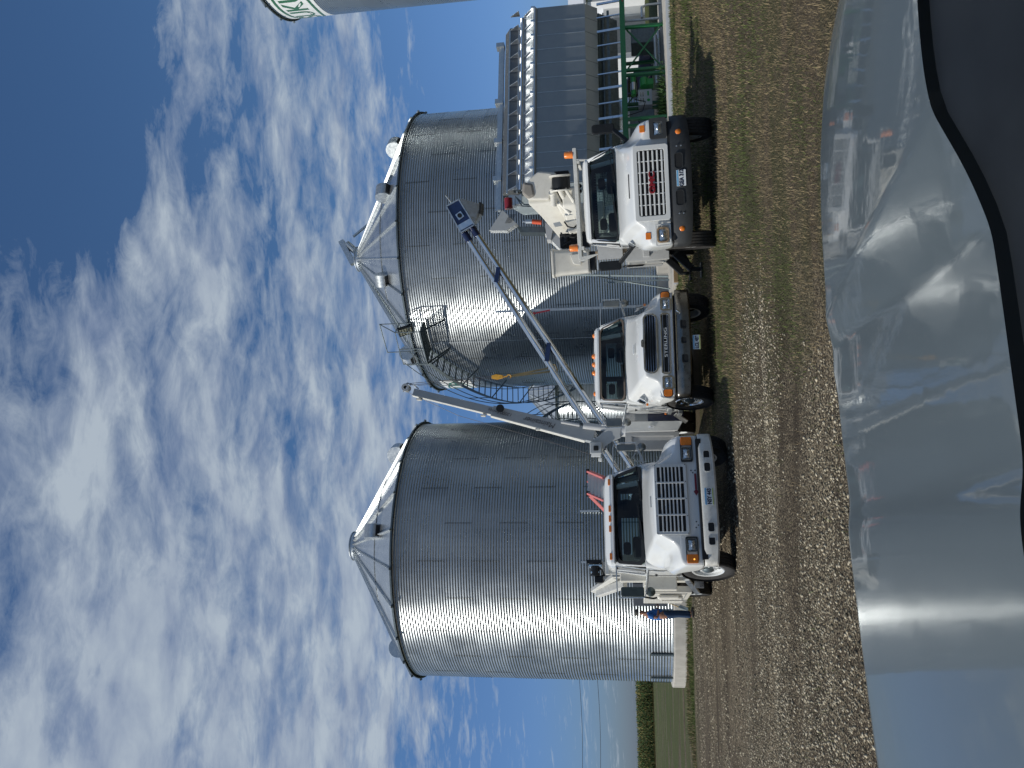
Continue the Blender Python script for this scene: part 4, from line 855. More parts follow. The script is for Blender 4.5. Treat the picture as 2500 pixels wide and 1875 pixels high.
for i in range(6): z = 1.245-.25+.5*(i+.5)/6; mb.box(-.60, .60, -.005, .025, z-.017, z+.017)
for i in range(1, 6): x = -.61+1.22*i/6; mb.box(x-.009, x+.009, .004, .028, 1.0, 1.49)
mb.build('grille_bars', 'paint', gg, bevel=.006)
text('GMC', .15, (0, -.02, 1.235), 'red', gg, 'grille_lettering', sx=1.25, bold=.006, ext=.008)
hd = headlight(tG, .99, .02, 1.085, .24, .17, .03, 'greyplastic', bw=.075); light('turn_signal', tG, (1.02, .10, 1.375), .13, .10, .05, 'amber', .01)
hd = headlight(tG, -.985, .02, 1.075, .24, .17, .05, 'rust', bw=.03); mb = MB(); mb.ring([(-.985+a, .03, 1.07+b) for a, b in rrect(.42, .30, .03)], [(-.985+a, .03, 1.07+b) for a, b in rrect(.36, .24, .02)], (0, -.02, 0)); mb.build('bare_surround', 'paint', hd, bevel=.005); light('turn_signal', tG, (-.985, .10, 1.35), .13, .10, .05, 'amber', .01)
mb = MB(); mb.box(-1.1, 1.1, .02, .3, .84, .92); mb.build('bumper_gap', 'dark', tG)
bG = bumper(tG, 'greyplastic', 2.44, .50, .87, -.10, .22, [], r=.08, bot=.06)
for x in (-.33, .35):
    mb = MB(); mb.prism([(x+a, -.105, .735+b) for a, b in rrect(.27, .14, .04)], (0, .004, 0)); q = mb.build('bumper_opening', 'dark', bG); mb = MB(); mb.ring([(x+a, -.105, .735+b) for a, b in rrect(.29, .16, .045)], [(x+a, -.105, .735+b) for a, b in rrect(.27, .14, .04)], (0, -.010, 0)); mb.build('opening_rim', 'greyplastic', q)
plate(tG, (.03, -.112, .70), 'GEA 312', .30, .17, .095, tone=0)
for s_ in (-1, 1):
    mb = MB(); yy = -.10+.22*.73**3.2*1.0; mb.rev([(.001, .02), (.035, .018), (.05, .006), (.055, 0)], Matrix.Translation((s_*.89, yy, .715)) @ Matrix.Rotation(math.pi/2, 4, 'X'), 20); mb.build('bumper_light', 'amber', bG, 50)
    mb = MB()
    for z in (.68, .76): mb.cyl((s_*.62, -.09, z), (s_*.62, -.10, z), .014, n=8)
    mb.build('bumper_bolts', 'steel', bG)
mb = MB(); mb.prism([(.0+a, .26, 1.668+b) for a, b in rrect(.46, .02, .008)], (0, -.01, 0)); mb.build('bonnet_slot', 'letterdark', hG)
gG = dict(xb=1.01, xt=.88, yb=1.42, yt=2.10, yk=3.10, z0=.80, zb=1.92, zt=2.49, zr=2.66)
cab(tG, gG, gasket=.022, rear=((-.72, .72),))
mb = MB()
for i in range(7): mb.box(-.72, .72, 2.98, 2.99, 2.02+.06*i, 2.027+.06*i)
for i in range(24): mb.box(-.72+.06*i, -.714+.06*i, 2.98, 2.99, 2.0, 2.42)
mb.build('window_guard', 'steel', tG)
for x in (-.74, -.17, .04, .22, .6): 
    mb = MB(); mb.prism([(x+a, 2.18, 2.60+b) for a, b in rrect(.10, .05, .02)], (0, .06, 0)); mb.build('roof_light', mat('dull_amber', (.32, .07, .02), .4) if 'da' not in M else M['da'], tG, bevel=.01)
for s_ in (-1, 1):
    mb = MB(); mb.prism([(s_*1.43+a, 1.72, 2.14+b) for a, b in rrect(.20, .48, .06)], (0, .09, 0)); q = mb.build('wing_mirror', 'black', tG, bevel=.02); mb = MB(); mb.beam((s_*1.38, 1.72, 1.92), (s_*1.05, 1.45, 1.62), .05, .09); mb.beam((s_*1.05, 1.44, 1.72), (s_*1.05, 1.40, 1.56), .07, .07); mb.build('mirror_arm', 'black', q, bevel=.01)
    mb = MB(); mb.prism([(s_*1.43+a, 1.812, 2.14+b) for a, b in rrect(.17, .43, .05)], (0, .006, 0)); mb.build('mirror_glass', 'chrome', q)
    wheel(tG, s_*1.06, .95, .50, .29, 'paint', 0, s_)
mb = MB(); mb.prism([(-1.075, .95, 1.60), (-1.02, .90, 1.70), (-1.03, 1.15, 1.74), (-1.09, 1.18, 1.62)], (-.015, -.01, .01)); q = mb.build('side_vent', 'steel', tG, bevel=.006)
mb = MB()
for x in (.28, .40): mb.rev([(.012, 0), (.02, .18), (.05, .26)], Matrix.Translation((x, 2.75, 2.74)) @ Matrix.Rotation(math.pi/2, 4, 'X'), 14)
mb.build('air_horns', 'black', tG, 40)
# light bar frame with beacons, ahead of the boom
mb = MB(); mb.box(-1.22, 1.20, 2.30, 2.44, 2.76, 2.84); mb.box(-1.18, 1.16, 2.44, 2.50, 2.74, 2.78); mb.prism([(-1.26, 2.3, 2.84), (-1.26, 2.3, 2.72), (-1.14, 2.3, 2.40), (-1.12, 2.3, 2.40), (-1.16, 2.3, 2.76)], (0, .14, 0)); mb.prism([(.90, 2.3, 2.76), (.96, 2.3, 2.76), (.93, 2.3, 2.44)], (0, .14, 0)); mb.box(-1.02, -.94, 2.3, 3.4, 2.70, 2.76); mb.box(.86, .94, 2.3, 3.4, 2.70, 2.76)
lb = mb.build('light_bar', 'dirtywhite', tG, bevel=.008)
for x in (-.96, 1.07):
    mb = MB(); mb.rev([(.085, 0), (.085, .02), (.080, .02), (.076, .17), (.06, .19), (.001, .195)], Matrix.Translation((x, 2.37, 2.84)), 20); mb.build('beacon', 'amber', lb, 40)
chassis(tG, 8.0, .3, rear_y=6.3, rt=.5)
mb = MB(); mb.box(-1.22, 1.22, 3.4, 8.0, 1.25, 1.40); mb.box(-1.30, -.85, 3.45, 5.4, .80, 1.80); mb.box(-1.30, -.85, 7.1, 8.0, .80, 1.8); mb.box(-1.30, -.85, 5.4, 7.1, 1.3, 1.8); mb.box(.85, 1.22, 3.45, 8.0, .9, 1.8); mb.box(-1.1, -.6, 3.3, 3.6, 1.75, 2.45)
bb = mb.build('utility_body', 'lgrey', tG, bevel=.012)
mb = MB(); mb.ring([(-1.305, 3.5, .85), (-1.305, 5.35, .85), (-1.305, 5.35, 1.76), (-1.305, 3.5, 1.76)], [(-1.305, 3.54, .89), (-1.305, 5.31, .89), (-1.305, 5.31, 1.72), (-1.305, 3.54, 1.72)], (-.012, 0, 0)); mb.box(-1.33, -1.3, 4.3, 4.4, 1.3, 1.34); mb.build('locker_door', 'dirtywhite', bb)
mb = MB(); mb.box(-1.22, -.98, 3.28, 3.32, 1.85, 2.46); mb.box(-1.10, -1.02, 3.26, 3.34, 1.78, 2.5); mb.build('rusty_edge', 'rust', bb)
mb = MB(); mb.box(-1.22, -.62, 3.22, 3.27, 1.87, 2.44); mb.build('guard_panel', 'lgrey', bb)
# outriggers
for s_ in (-1, 1):
    for y in (3.9, 7.4):
        mb = MB(); mb.beam((s_*.75, y, 1.05), (s_*1.55, y-.1, .28), .16, .16); mb.beam((s_*.9, y, .62), (s_*1.55, y-.1, .30), .10, .12); mb.beam((s_*1.0, y-.05, 1.15), (s_*1.02, y-.05, .62), .12, .12); mb.box(s_*1.6-.18, s_*1.6+.18, y-.28, y+.08, .03, .08); mb.cyl((s_*1.58, y-.1, .05), (s_*1.56, y-.1, .32), .05)
        mb.build('outrigger', 'black', tG, bevel=.008)
# turret, folded boom, derrick head and winch
mb = MB(); mb.cyl((-.1, 5.6, 1.35), (-.1, 5.6, 2.3), .42, .36, 24); mb.box(-.5, .35, 5.2, 6.1, 2.3, 3.1); mb.build('turret', 'cream', tG, bevel=.03)
mb = MB(); 
def sec(c, w, h, dx=0): 
    return [(c[0]-w, c[1], c[2]-h), (c[0]+w, c[1], c[2]-h), (c[0]+w, c[1], c[2]+h), (c[0]-w, c[1], c[2]+h)]
mb.loft([sec((-.45, 5.6, 2.98), .24, .26), sec((-.30, 4.8, 3.16), .25, .27), sec((.20, 3.9, 3.50), .26, .28), sec((.48, 3.45, 3.72), .27, .30)], True, False, True)
bm_ = mb.build('lower_boom', 'cream', tG, bevel=.03)
mb = MB(); mb.prism([(.26, 3.3, 3.50), (.86, 3.3, 3.30), (.93, 3.3, 3.72), (.80, 3.3, 3.92), (.56, 3.3, 4.10), (.30, 3.3, 4.02)], (0, .42, 0)); mb.build('derrick_head', 'cream', bm_, bevel=.04)
mb = MB(); mb.prism([(.30, 3.26, 4.0), (.44, 3.26, 4.14), (.72, 3.26, 4.10), (.66, 3.26, 3.86), (.36, 3.26, 3.82)], (0, .46, 0)); mb.build('boom_cap', mat('taupe_cap', (.26, .24, .21), .6), bm_, bevel=.06)
mb = MB(); T = Matrix.Translation((.62, 3.25, 3.22)) @ Matrix.Rotation(math.pi/2, 4, 'Y') @ Matrix.Rotation(.1, 4, 'X'); mb.rev([(.06, -.20), (.24, -.20), (.25, -.17), (.13, -.16), (.13, .12), (.25, .13), (.25, .17), (.06, .18)], T, 32); wn = mb.build('winch_drum', 'cream', tG, 30)
mb = MB(); mb.rev([(.135, -.155), (.19, -.15), (.20, 0), (.19, .115), (.135, .118)], T, 32); mb.build('wound_rope', 'black', wn, 30)
mb = MB(); mb.box(.28, .9, 3.35, 3.75, 3.02, 3.36); mb.build('winch_frame', 'black', tG, bevel=.02)
mb = MB(); mb.cyl((.42, 3.2, 3.42), (-.42, 4.1, 2.96), .09, n=18); mb.cyl((.46, 3.15, 3.24), (-.1, 3.8, 3.02), .06, n=14); mb.cyl((.1, 3.3, 3.40), (.48, 3.2, 3.40), .07, n=16); mb.cyl((-.08, 3.45, 3.05), (.20, 3.35, 3.30), .05, n=12); mb.tube([(.5, 3.2, 3.35), (.45, 3.15, 3.1), (.2, 3.3, 2.95), (-.2, 3.6, 2.95)], .04, 8)
mb.build('boom_cylinders', 'cream', tG, 40, bevel=0)
mb = MB(); mb.loft([sec((.30, 3.3, 3.05), .20, .15), sec((-.10, 3.7, 2.98), .26, .17), sec((-.55, 4.2, 2.92), .22, .16)], True, False, True); mb.prism([(-.5, 3.6, 2.80), (.45, 3.6, 2.80), (.48, 3.6, 3.02), (-.1, 3.6, 3.22), (-.55, 3.6, 3.1)], (0, .3, 0)); mb.cyl((-.05, 3.5, 2.98), (-.05, 3.62, 2.98), .10, n=16); mb.build('upper_boom', 'cream', tG, bevel=.03)
mb = MB(); mb.box(-.84, -.50, 3.9, 4.5, 2.66, 3.36); mb.tube([(-.8, 3.85, 3.3), (-.7, 3.8, 3.1), (-.82, 3.85, 2.9), (-.6, 3.85, 2.8)], .03, 6); mb.tube([(-.55, 3.85, 3.35), (-.62, 3.8, 3.0), (-.5, 3.85, 2.75)], .025, 6); mb.cyl((-.72, 3.86, 3.2), (-.55, 3.86, 3.2), .06); mb.build('valve_block', 'black', tG, bevel=.015)
mb = MB(); mb.tube([(-.25, 3.6, 3.2), (-.38, 3.5, 3.12), (-.42, 3.5, 2.98), (-.34, 3.6, 2.9)], .02, 6); mb.tube([(-.5, 3.6, 3.3), (-.62, 3.5, 3.2), (-.55, 3.5, 3.0)], .02, 6); mb.build('hydraulic_hoses', 'black', tG, 40)
mb = MB(); mb.prism([(-.30+a, 3.36, 3.33+b) for a, b in ((-.06, -.1), (.04, -.04), (.02, .12), (-.08, .08))], (0, -.004, 0)); mb.build('warning_label', 'grey', tG)
# bucket
mb = MB(); r_ = lambda w, h, z, cx=-1.20, cy=3.95: [(cx+p, cy+q, z) for p, q in rrect(w, h, .10)]
mb.loft([r_(.54, .54, 2.66), r_(.58, .60, 2.70), r_(.62, .64, 3.40), r_(.66, .68, 3.50), r_(.70, .72, 3.52), r_(.70, .72, 3.57), r_(.62, .64, 3.57), r_(.56, .56, 2.75)], True, False, False); mb.loft([r_(.54, .54, 2.66), r_(.05, .05, 2.66)], True); mb.prism([(-1.30, 3.62, 2.86), (-1.02, 3.62, 2.86), (-1.04, 3.62, 3.12), (-1.26, 3.62, 3.04)], (0, -.05, 0))
bk = mb.build('bucket', 'cream', tG, 30, bevel=.01)
mb = MB(); mb.box(-1.42, -.98, 3.72, 4.2, 2.52, 2.66); mb.build('bucket_mount', 'black', tG, bevel=.02)
# spare coil and ladder rack behind
mb = MB()
for k in range(6): mb.tube([(-1.34-.02*(k % 2), 5.0+.20*math.cos(a), 1.55+.03*k+.20*math.sin(a)) for a in [2*math.pi*i/20 for i in range(20)]], .012, 5, True)
mb.build('cable_coil', 'black', tG, 50)
# ================================================================ crane on the middle truck
def at(u, v, Y):
    r = fw+(u-937.5)/F*Xc-(v-1250)/F*Yc; return CO+r*(Y/r.y)
inv = (Matrix.Translation(tS.location) @ Matrix.Rotation(D(10.5), 4, 'Z') @ Matrix.Rotation(.004, 4, 'Y')).inverted()
YC = 23.0
def cr(u, v, Y=YC): return inv @ at(u, v, Y)
def beam_sec(mb, p0, p1, w0, h0, w1, h1, side):
    """tapering box girder between two points; side = width direction"""
    p0, p1 = Vector(p0), Vector(p1); d = (p1-p0).normalized(); s_ = (Vector(side)-d*Vector(side).dot(d)).normalized(); u_ = d.cross(s_)
    R_ = []
    for p, w, h in ((p0, w0, h0), (p1, w1, h1)): R_.append([p-s_*w/2-u_*h/2, p+s_*w/2-u_*h/2, p+s_*w/2+u_*h/2, p-s_*w/2+u_*h/2])
    mb.loft(R_, True, False, True)
hinge = cr(806, 1465); tip = cr(925, 990); jn = cr(871, 1202); sv = inv.to_3x3() @ Vector((-.35, 1, 0))
tipb = cr(917, 1010)
mb = MB(); beam_sec(mb, hinge+(tip-hinge)*.03, jn, .26, .40, .22, .30, sv); boom = mb.build('crane_boom', 'grey', tS, bevel=.015)
mb = MB(); beam_sec(mb, jn-(tip-hinge)*.02, tipb, .18, .23, .16, .21, sv); mb.build('boom_extension', 'grey', boom, bevel=.01)
dn = (tip-hinge).normalized(); pn = dn.cross(sv).normalized()
if pn.x > 0: pn = -pn
mb = MB(); beam_sec(mb, hinge+dn*.4+pn*.205, jn+pn*.155, .27, .035, .23, .03, sv); beam_sec(mb, jn+pn*.118, tipb+pn*.107, .19, .02, .17, .02, sv)
for t_ in (.32, .62, .98): c = hinge+dn*((tip-hinge).length*t_*.93)+pn*.20; mb.box(-.02, .02, -.12, .12, -.03, .09, Matrix.Translation(c))
mb.build('boom_sunlit_underside', 'dirtywhite', boom)  # sunlight on this side of the grey boom is put into the paler colour
mb = MB(); c = cr(928, 992); T = Matrix.Translation(c) @ Matrix.Rotation(math.pi/2, 4, 'X'); mb.rev([(.05, -.12), (.115, -.12), (.12, -.08), (.10, 0), (.12, .08), (.115, .12), (.05, .12)], T, 24); mb.tube([cr(918, 985), cr(934, 983), cr(940, 995), cr(934, 1012), cr(926, 1022)], .018, 6); mb.build('boom_head', 'grey', boom, 30)
mb = MB(); c = cr(878, 1221, YC-.25); T = Matrix.Translation(c) @ Matrix.Rotation(math.pi/2, 4, 'X'); mb.rev([(.001, -.05), (.11, -.05), (.12, 0), (.11, .05), (.001, .05)], T, 20); mb.build('cable_reel', 'black', boom, 30)
ang = math.atan2(dn.z, dn.x)
for s_, t_, sz in (('12000 Series', .50, .14), ('Maintainer', .30, .22)):
    c = hinge+dn*((tip-hinge).length*t_)-sv*.0+(inv.to_3x3() @ Vector((0, -.16, 0)))-pn*.03
    lt = text(s_, sz, c, 'letterdark', boom, 'boom_lettering', rot=(math.pi/2, -ang, 0), shear=.3)
    # letters run down the boom on the face turned to the yard
mb = MB(); P_ = lambda *q: [cr(u, v, YC-.22) for u, v in q]
mb.prism(P_((811, 1463), (822, 1474), (834, 1486), (837, 1497), (837, 1512), (830, 1517), (815, 1515), (806, 1516), (798, 1496), (786, 1479), (770, 1470), (768, 1444), (796, 1442), (805, 1455)), inv.to_3x3() @ Vector((0, .44, 0))); hb = mb.build('crane_mast_head', 'grey', tS, bevel=.02)
mb = MB(); mb.box(-.17, .17, -.1, .02, -.17, .17, Matrix.Translation(cr(781, 1455, YC-.26))); q = mb.build('winch_gearbox', 'grey', hb, bevel=.03); mb = MB(); c = cr(781, 1455, YC-.37); mb.box(-.07, .07, -.02, .02, -.07, .07, Matrix.Translation(c)); mb.build('gearbox_cap', 'black', q, bevel=.02)
mb = MB(); mb.prism(P_((769, 1445), (769, 1468), (759, 1467), (759, 1443)), inv.to_3x3() @ Vector((0, .4, 0))); mb.prism(P_((757, 1461), (757, 1470), (748, 1470), (748, 1461)), inv.to_3x3() @ Vector((0, .2, 0))); mb.build('winch_motor', 'paint', hb, bevel=.015)
mb = MB(); mb.cyl(cr(836, 1424, YC-.1), cr(829, 1482, YC-.1), .095, n=18); mb.cyl(cr(837, 1415, YC-.1), cr(845, 1370, YC-.1), .045, n=12); mb.build('lift_cylinder', 'lgrey', tS, 40)
mb = MB(); b0 = cr(826, 1512); mb.cyl(b0, (b0.x, b0.y, 1.2), .20, .24, 24); mb.build('crane_pedestal', 'lgrey', tS, 40)
mb = MB(); mb.tube([cr(762, 1455), cr(800, 1330), cr(860, 1120), cr(921, 987)], .007, 4); mb.tube([cr(934, 990), cr(953, 1205)], .008, 4); mb.tube([cr(938, 990), cr(957, 1208)], .008, 4); mb.tube([cr(934, 1020), cr(948, 1205)], .006, 4); mb.build('hoist_rope', 'letterdark', tS)
# hook block and sling
hk = thing('hook_block', 'yellow hook block hanging on ropes from the crane boom', 'hook block')
c = at(955, 1215, YC); mb = MB()
for dy in (-.07, .03): mb.prism([c+Vector((a*.085, dy, b*.17)) for a, b in ((-.55, 1), (.55, 1), (.95, .2), (.55, -.9), (-.45, -1), (-.95, 0))], (0, .03, 0))
mb.build('cheek_plates', 'yellow', hk, bevel=.01)
mb = MB(); mb.rev([(.04, -.035), (.09, -.035), (.07, 0), (.09, .035), (.04, .035)], Matrix.Translation(c+Vector((0, -.01, .03))) @ Matrix.Rotation(math.pi/2, 4, 'X'), 20); mb.build('sheave', 'black', hk, 30)
mb = MB(); mb.tube([c+Vector((0, 0, -.18)), c+Vector((0, 0, -.26)), c+Vector((.05, 0, -.30)), c+Vector((.05, 0, -.36)), c+Vector((0, 0, -.40)), c+Vector((-.05, 0, -.36))], .02, 7); mb.build('hook', 'yellow', hk, 40)
sg = thing('lifting_sling', 'yellow webbing strap looped from the hook block round the auger tube', 'sling')
mb = MB(); s0 = c+Vector((0, 0, -.38)); e0 = at(969, 1352, 23.6); e1 = at(978, 1349, 23.6); mb.beam(s0, e0, .05, .012); mb.beam(s0+Vector((.02, .02, 0)), e1, .05, .012); mb.tube([e0, at(972, 1361, 23.7), at(984, 1356, 23.9), at(986, 1346, 24.1), at(978, 1345, 23.8)], .025, 6); mb.build('webbing', 'sling', sg)
# ================================================================ auger
au = thing('grain_auger', 'long twin-tube grain auger with navy head and pale spout, slung diagonally', 'auger')
YA = 24.0; t1a, t1b = at(1303, 1136, YA), at(610, 1581, YA-1.0); t2a, t2b = at(1316, 1155, YA), at(650, 1599, YA-1.0)
mb = MB(); mb.cyl(t1a, t1b, .092, n=28); mb.build('auger_tube', 'tube', au, 40); mb = MB(); mb.cyl(t2a, t2b, .092, n=28); mb.build('auger_tube', 'tube', au, 40)
d_ = (t1a-t1b).normalized()
for a, b in ((t1a, t1b), (t2a, t2b)): mb = MB(); mb.cyl(a+d_*.05, a-d_*.28, .108, n=24); mb.build('tube_sleeve', 'blue', au, 40)
for k_ in (.19, .475, .78):
    a = t1a.lerp(t1b, k_); b = t2a.lerp(t2b, k_-.0); b = t2a+(t2b-t2a)*max(0, k_-.03); mb = MB(); mb.beam(a+d_*.08, b+d_*.08, .22, .13); mb.build('tube_clamp', 'blue', au, 40)
mb = MB(); hp = [at(1366, 1085.6, YA-.16), at(1391, 1118.8, YA-.16), at(1327, 1154.9, YA-.16), at(1310.6, 1121.6, YA-.16)]
hp = [at(1371, 1090, YA-.16), at(1388, 1120, YA-.16), at(1326, 1158, YA-.16), at(1307, 1125, YA-.16)]
mb.prism(hp, (0, .34, 0)); hdm = mb.build('auger_head', 'blue', au, bevel=.01)
mb = MB(); 
for i in range(4):
    a, b = hp[i], hp[(i+1) % 4]; mb.beam(a+Vector((0, -.01, 0)), b+Vector((0, -.01, 0)), .035)
mb.build('head_flange', 'steel', hdm)
mb = MB(); c = (hp[0]+hp[1]+hp[2]+hp[3])/4+Vector((0, -.02, 0)); mb.box(-.1, .1, -.03, 0, -.1, .1, Matrix.Translation(c) @ Matrix.Rotation(-.57, 4, 'Y')); q = mb.build('bearing_plate', 'alu', hdm); mb = MB(); mb.cyl(c+Vector((0, -.02, 0)), c+Vector((0, -.06, 0)), .07, n=18); mb.build('bearing', 'black', q, 30)
mb = MB(); a = hp[2]+(hp[1]-hp[2])*.06; b = hp[3]+(hp[0]-hp[3])*.06; mb.prism([a, b, b+(hp[0]-hp[3])*.20, a+(hp[1]-hp[2])*.20], (0, -.012, 0)); mb.build('name_strip', 'alu', hdm)
mb = MB(); mb.prism([at(1391, 1120, YA-.15), at(1377, 1175, YA-.05), at(1352, 1173, YA-.05), at(1329, 1158, YA-.15)], (0, .30, 0)); sp_ = mb.build('discharge_spout', 'alu', au, bevel=.008)
mb = MB(); mb.beam(at(1378, 1176, YA+.1), at(1351, 1174, YA+.1), .40, .06); mb.build('spout_lip', 'black', sp_)
mb = MB(); mb.cyl(at(1378, 1104, YA), at(1398, 1088, YA), .022, n=8); mb.cyl(at(1376, 1106, YA), at(1380, 1102, YA), .05, n=10); mb.build('drive_shaft', 'steel', au)
# struts of the auger frame near its foot
mb = MB(); mb.beam(at(775, 1520, 23.4), at(715, 1556, 23.4), .035); mb.beam(at(770, 1552, 23.4), at(712, 1518, 23.4), .035); mb.beam(at(752, 1531, 23.4), at(748, 1575, 23.4), .03); mb.build('auger_braces', 'steel', au)
# ================================================================ dryer
dr_ = thing('grain_dryer', 'long silver box grain dryer standing on a green steel frame at the right', 'grain dryer', (9.76, 30.27, 0), D(16.94))
X0, X1, NP = -2.45, 5.50, 12
prof = [(0, 3.13), (0, 5.03), (.0, 5.03)]
for k in range(NP):
    xa, xb_ = X0+(X1-X0)*k/NP, X0+(X1-X0)*(k+1)/NP
    mb = MB(); mb.box(xa+.004, xb_-.012, 0, .03, 3.13, 5.03); mb.prism([(xa+.004, 0, 3.13), (xa+.004, .30, 2.66), (xa+.004, .33, 2.68), (xa+.004, .03, 3.15)], (xb_-xa-.016, 0, 0)); mb.build('wall_panel', M.setdefault('dpan', mat('dryer_panels', (.28, .31, .325), .5, .4, 0, .06, 3, rv=.05)), dr_)
mb = MB(); mr = MB(); mfin = MB(); mg = MB(); md_ = MB()
for k in range(NP+1):
    x = X0+(X1-X0)*k/NP
    mb.box(x-.02, x+.006, -.012, .0, 3.13, 5.03)
    mr.beam((x, -.02, 5.22), (x+.0, .42, 5.62), .05, .06)
    mfin.prism([(x, .36, 5.78), (x, .36, 6.18), (x, .06, 5.80)], (.03, 0, 0)); mr.box(x-.06, x+.04, -.10, .02, 5.12, 5.28)
mb.build('panel_seams', 'steel', dr_); mr.build('slope_ribs', 'alu', dr_); mfin.build('top_brackets', 'alu', dr_)
mb = MB(); mb.prism([(X0, .02, 5.03), (X0, -.10, 5.10), (X0, -.10, 5.14), (X0, .02, 5.20), (X0, .42, 5.60), (X0, 1.2, 5.62), (X0, 1.2, 5.03)], (X1-X0, 0, 0)); mb.build('sloped_deck', M.setdefault('deck', mat('deck_sheet', (.55, .58, .60), .30, .8, 0, .08, 3)), dr_)
mb = MB(); mb.cyl((X0, .42, 5.68), (X1-.1, .42, 5.68), .10, n=20); mb.build('top_duct', 'chrome', dr_, 40)
mb = MB(); mb.prism([(X0+.1, .40, 5.76), (X0+.1, .40, 6.18), (X0+.1, .75, 6.42), (X0+.1, 1.3, 6.45), (X0+.1, 1.3, 5.7)], (X1-X0-.6, 0, 0)); mb.build('perforated_hopper', mat('perforated_sheet', (.17, .18, .185), .5, .7, 0, .2, 20), dr_)
mb = MB(); mb.box(X0-.1, 4.9, .38, .44, 5.78, 5.84); mb.box(X0-.1, 4.9, .38, .43, 6.16, 6.22); mb.box(X0-.5, 4.7, .85, 1.05, 6.50, 6.62); mb.box(X0-.5, 4.7, .93, .97, 6.62, 6.72)
for x in (-1.6, .1, 1.9, 4.6): mb.box(x-.10, x+.10, .8, 1.1, 6.5, 6.82)
mb.build('top_rail', 'steel', dr_)
mb = MB(); mb.box(X0, X1, .6, 2.2, 2.6, 5.05); mb.prism([(X0, .05, 3.14), (X0, .05, 5.0), (X0, .6, 5.6), (X0, 1.6, 6.4), (X0, 2.2, 5.6), (X0, 2.2, 2.7), (X0, .36, 2.66)], (X1-X0-.02, 0, 0)); mb.build('dryer_core', 'dsteel', dr_)
# left end sheet, control hood and motor
mb = MB(); mb.prism([(X0-.02, .02, 3.14), (X0-.02, .02, 5.0), (X0-.02, .5, 5.6), (X0-.02, 1.3, 6.35), (X0-.02, 2.2, 5.8), (X0-.02, 2.25, 2.6), (X0-.02, .6, 2.6)], (-.03, 0, 0)); mb.build('end_sheet', mat('pale_galv', (.38, .44, .47), .5, .6, 0, .08, 3), dr_)
def dl(u, v, Y=29.0): 
    return Matrix.Rotation(-D(16.94), 4, 'Z') @ (at(u, v, Y)-Vector((9.76, 30.27, 0)))
mb = MB(); mb.prism([dl(1363, 1227, 28.6), dl(1329, 1262, 28.6), dl(1312, 1236, 28.6), dl(1312, 1194, 28.6)], Matrix.Rotation(-D(16.94), 3, 'Z') @ Vector((0, .5, 0))); q = mb.build('motor_hood', 'grey', dr_, bevel=.008)
mb = MB(); c0 = dl(1341, 1242, 28.57)
for i in range(9):
    a = c0+Vector((-.16+.04*i, 0, -.02*i)); mb.beam(a+Vector((0, 0, .14)), a+Vector((0, 0, -.1)), .012, .01)
mb.build('hood_mesh', 'dark', q)
mb = MB(); a = dl(1377, 1240, 29.0); mb.cyl(dl(1365, 1242, 29.0), dl(1391, 1241, 29.0), .15, n=20); mb.build('fan_motor', mat('maroon', (.18, .01, .02), .45), dr_, 40)
mb = MB(); mb.cyl(dl(1334, 1299, 28.8), dl(1332, 1322, 28.8), .085, n=14); mb.build('red_cylinder', 'orange', dr_, 40)
mb = MB(); mb.cyl(dl(1334, 1284, 28.8), dl(1334, 1299, 28.8), .09, n=12); mb.cyl(dl(1334, 1275, 28.8), dl(1334, 1285, 28.8), .03, n=8); mb.build('cylinder_head', 'steel', dr_, 40)
mb = MB(); mb.prism([dl(1322, 1262, 29.2), dl(1322, 1330, 29.2), dl(1308, 1330, 29.2), dl(1308, 1270, 29.2)], (0, .3, 0)); mb.build('end_duct', 'dsteel', dr_); mb = MB(); mb.tube([dl(1395, 1258, 28.9), dl(1376, 1280, 28.9), dl(1374, 1310, 28.9)], .025); mb.tube([dl(1390, 1262, 28.9), dl(1372, 1275, 28.9), dl(1371, 1300, 28.9)], .02); mb.build('end_hoses', 'dsteel', dr_)
mb = MB(); mb.prism([dl(1330, 1330, 29.2), dl(1330, 1352, 29.2), dl(1290, 1345, 29.2), dl(1290, 1335, 29.2)], (0, .3, 0)); mb.prism([dl(1305, 1330, 29.3), dl(1305, 1420, 29.3), dl(1270, 1400, 29.3), dl(1262, 1372, 29.3)], (0, .3, 0)); mb.build('discharge_box', 'lgrey', dr_)
mb = MB(); mb.box(X0-.55, X0-.1, .5, .7, 5.9, 6.15); mb.box(X0-.5, X0-.1, .5, .7, 5.65, 5.88); mb.build('junction_box', 'steel', dr_)
# green frame
mb = MB(); mb.box(X0, 5.62, -.02, .12, 1.58, 1.78); mb.box(X0, 5.62, 2.1, 2.24, 1.58, 1.78); mb.box(X0, X0+.1, .1, 2.1, 1.6, 1.76); mb.box(5.5, 5.6, .1, 2.1, 1.6, 1.76); fr = mb.build('frame_beams', 'green', dr_)
mb = MB(); mb.box(5.40, 5.60, -.026, -.021, 1.64, 1.68); mb.build('red_reflector', 'red', fr)
for y in (.05, 2.17):
    for x in (-2.2, -.25, .05, 2.0, 2.22, 4.2): mb = MB(); mb.box(x-.05, x+.05, y-.06, y+.06, .12, 1.58); mb.box(x-.1, x+.1, y-.1, y+.1, .12, .15); mb.build('frame_leg', 'green', dr_)
mb = MB(); mb.beam((2.3, .05, 1.52), (4.15, .05, .22), .05, .05); mb.beam((2.3, .12, .22), (4.15, .12, 1.52), .05, .05); mb.beam((2.3, 2.17, 1.52), (4.15, 2.17, .22), .05, .05); mb.build('cross_brace', 'green', dr_)
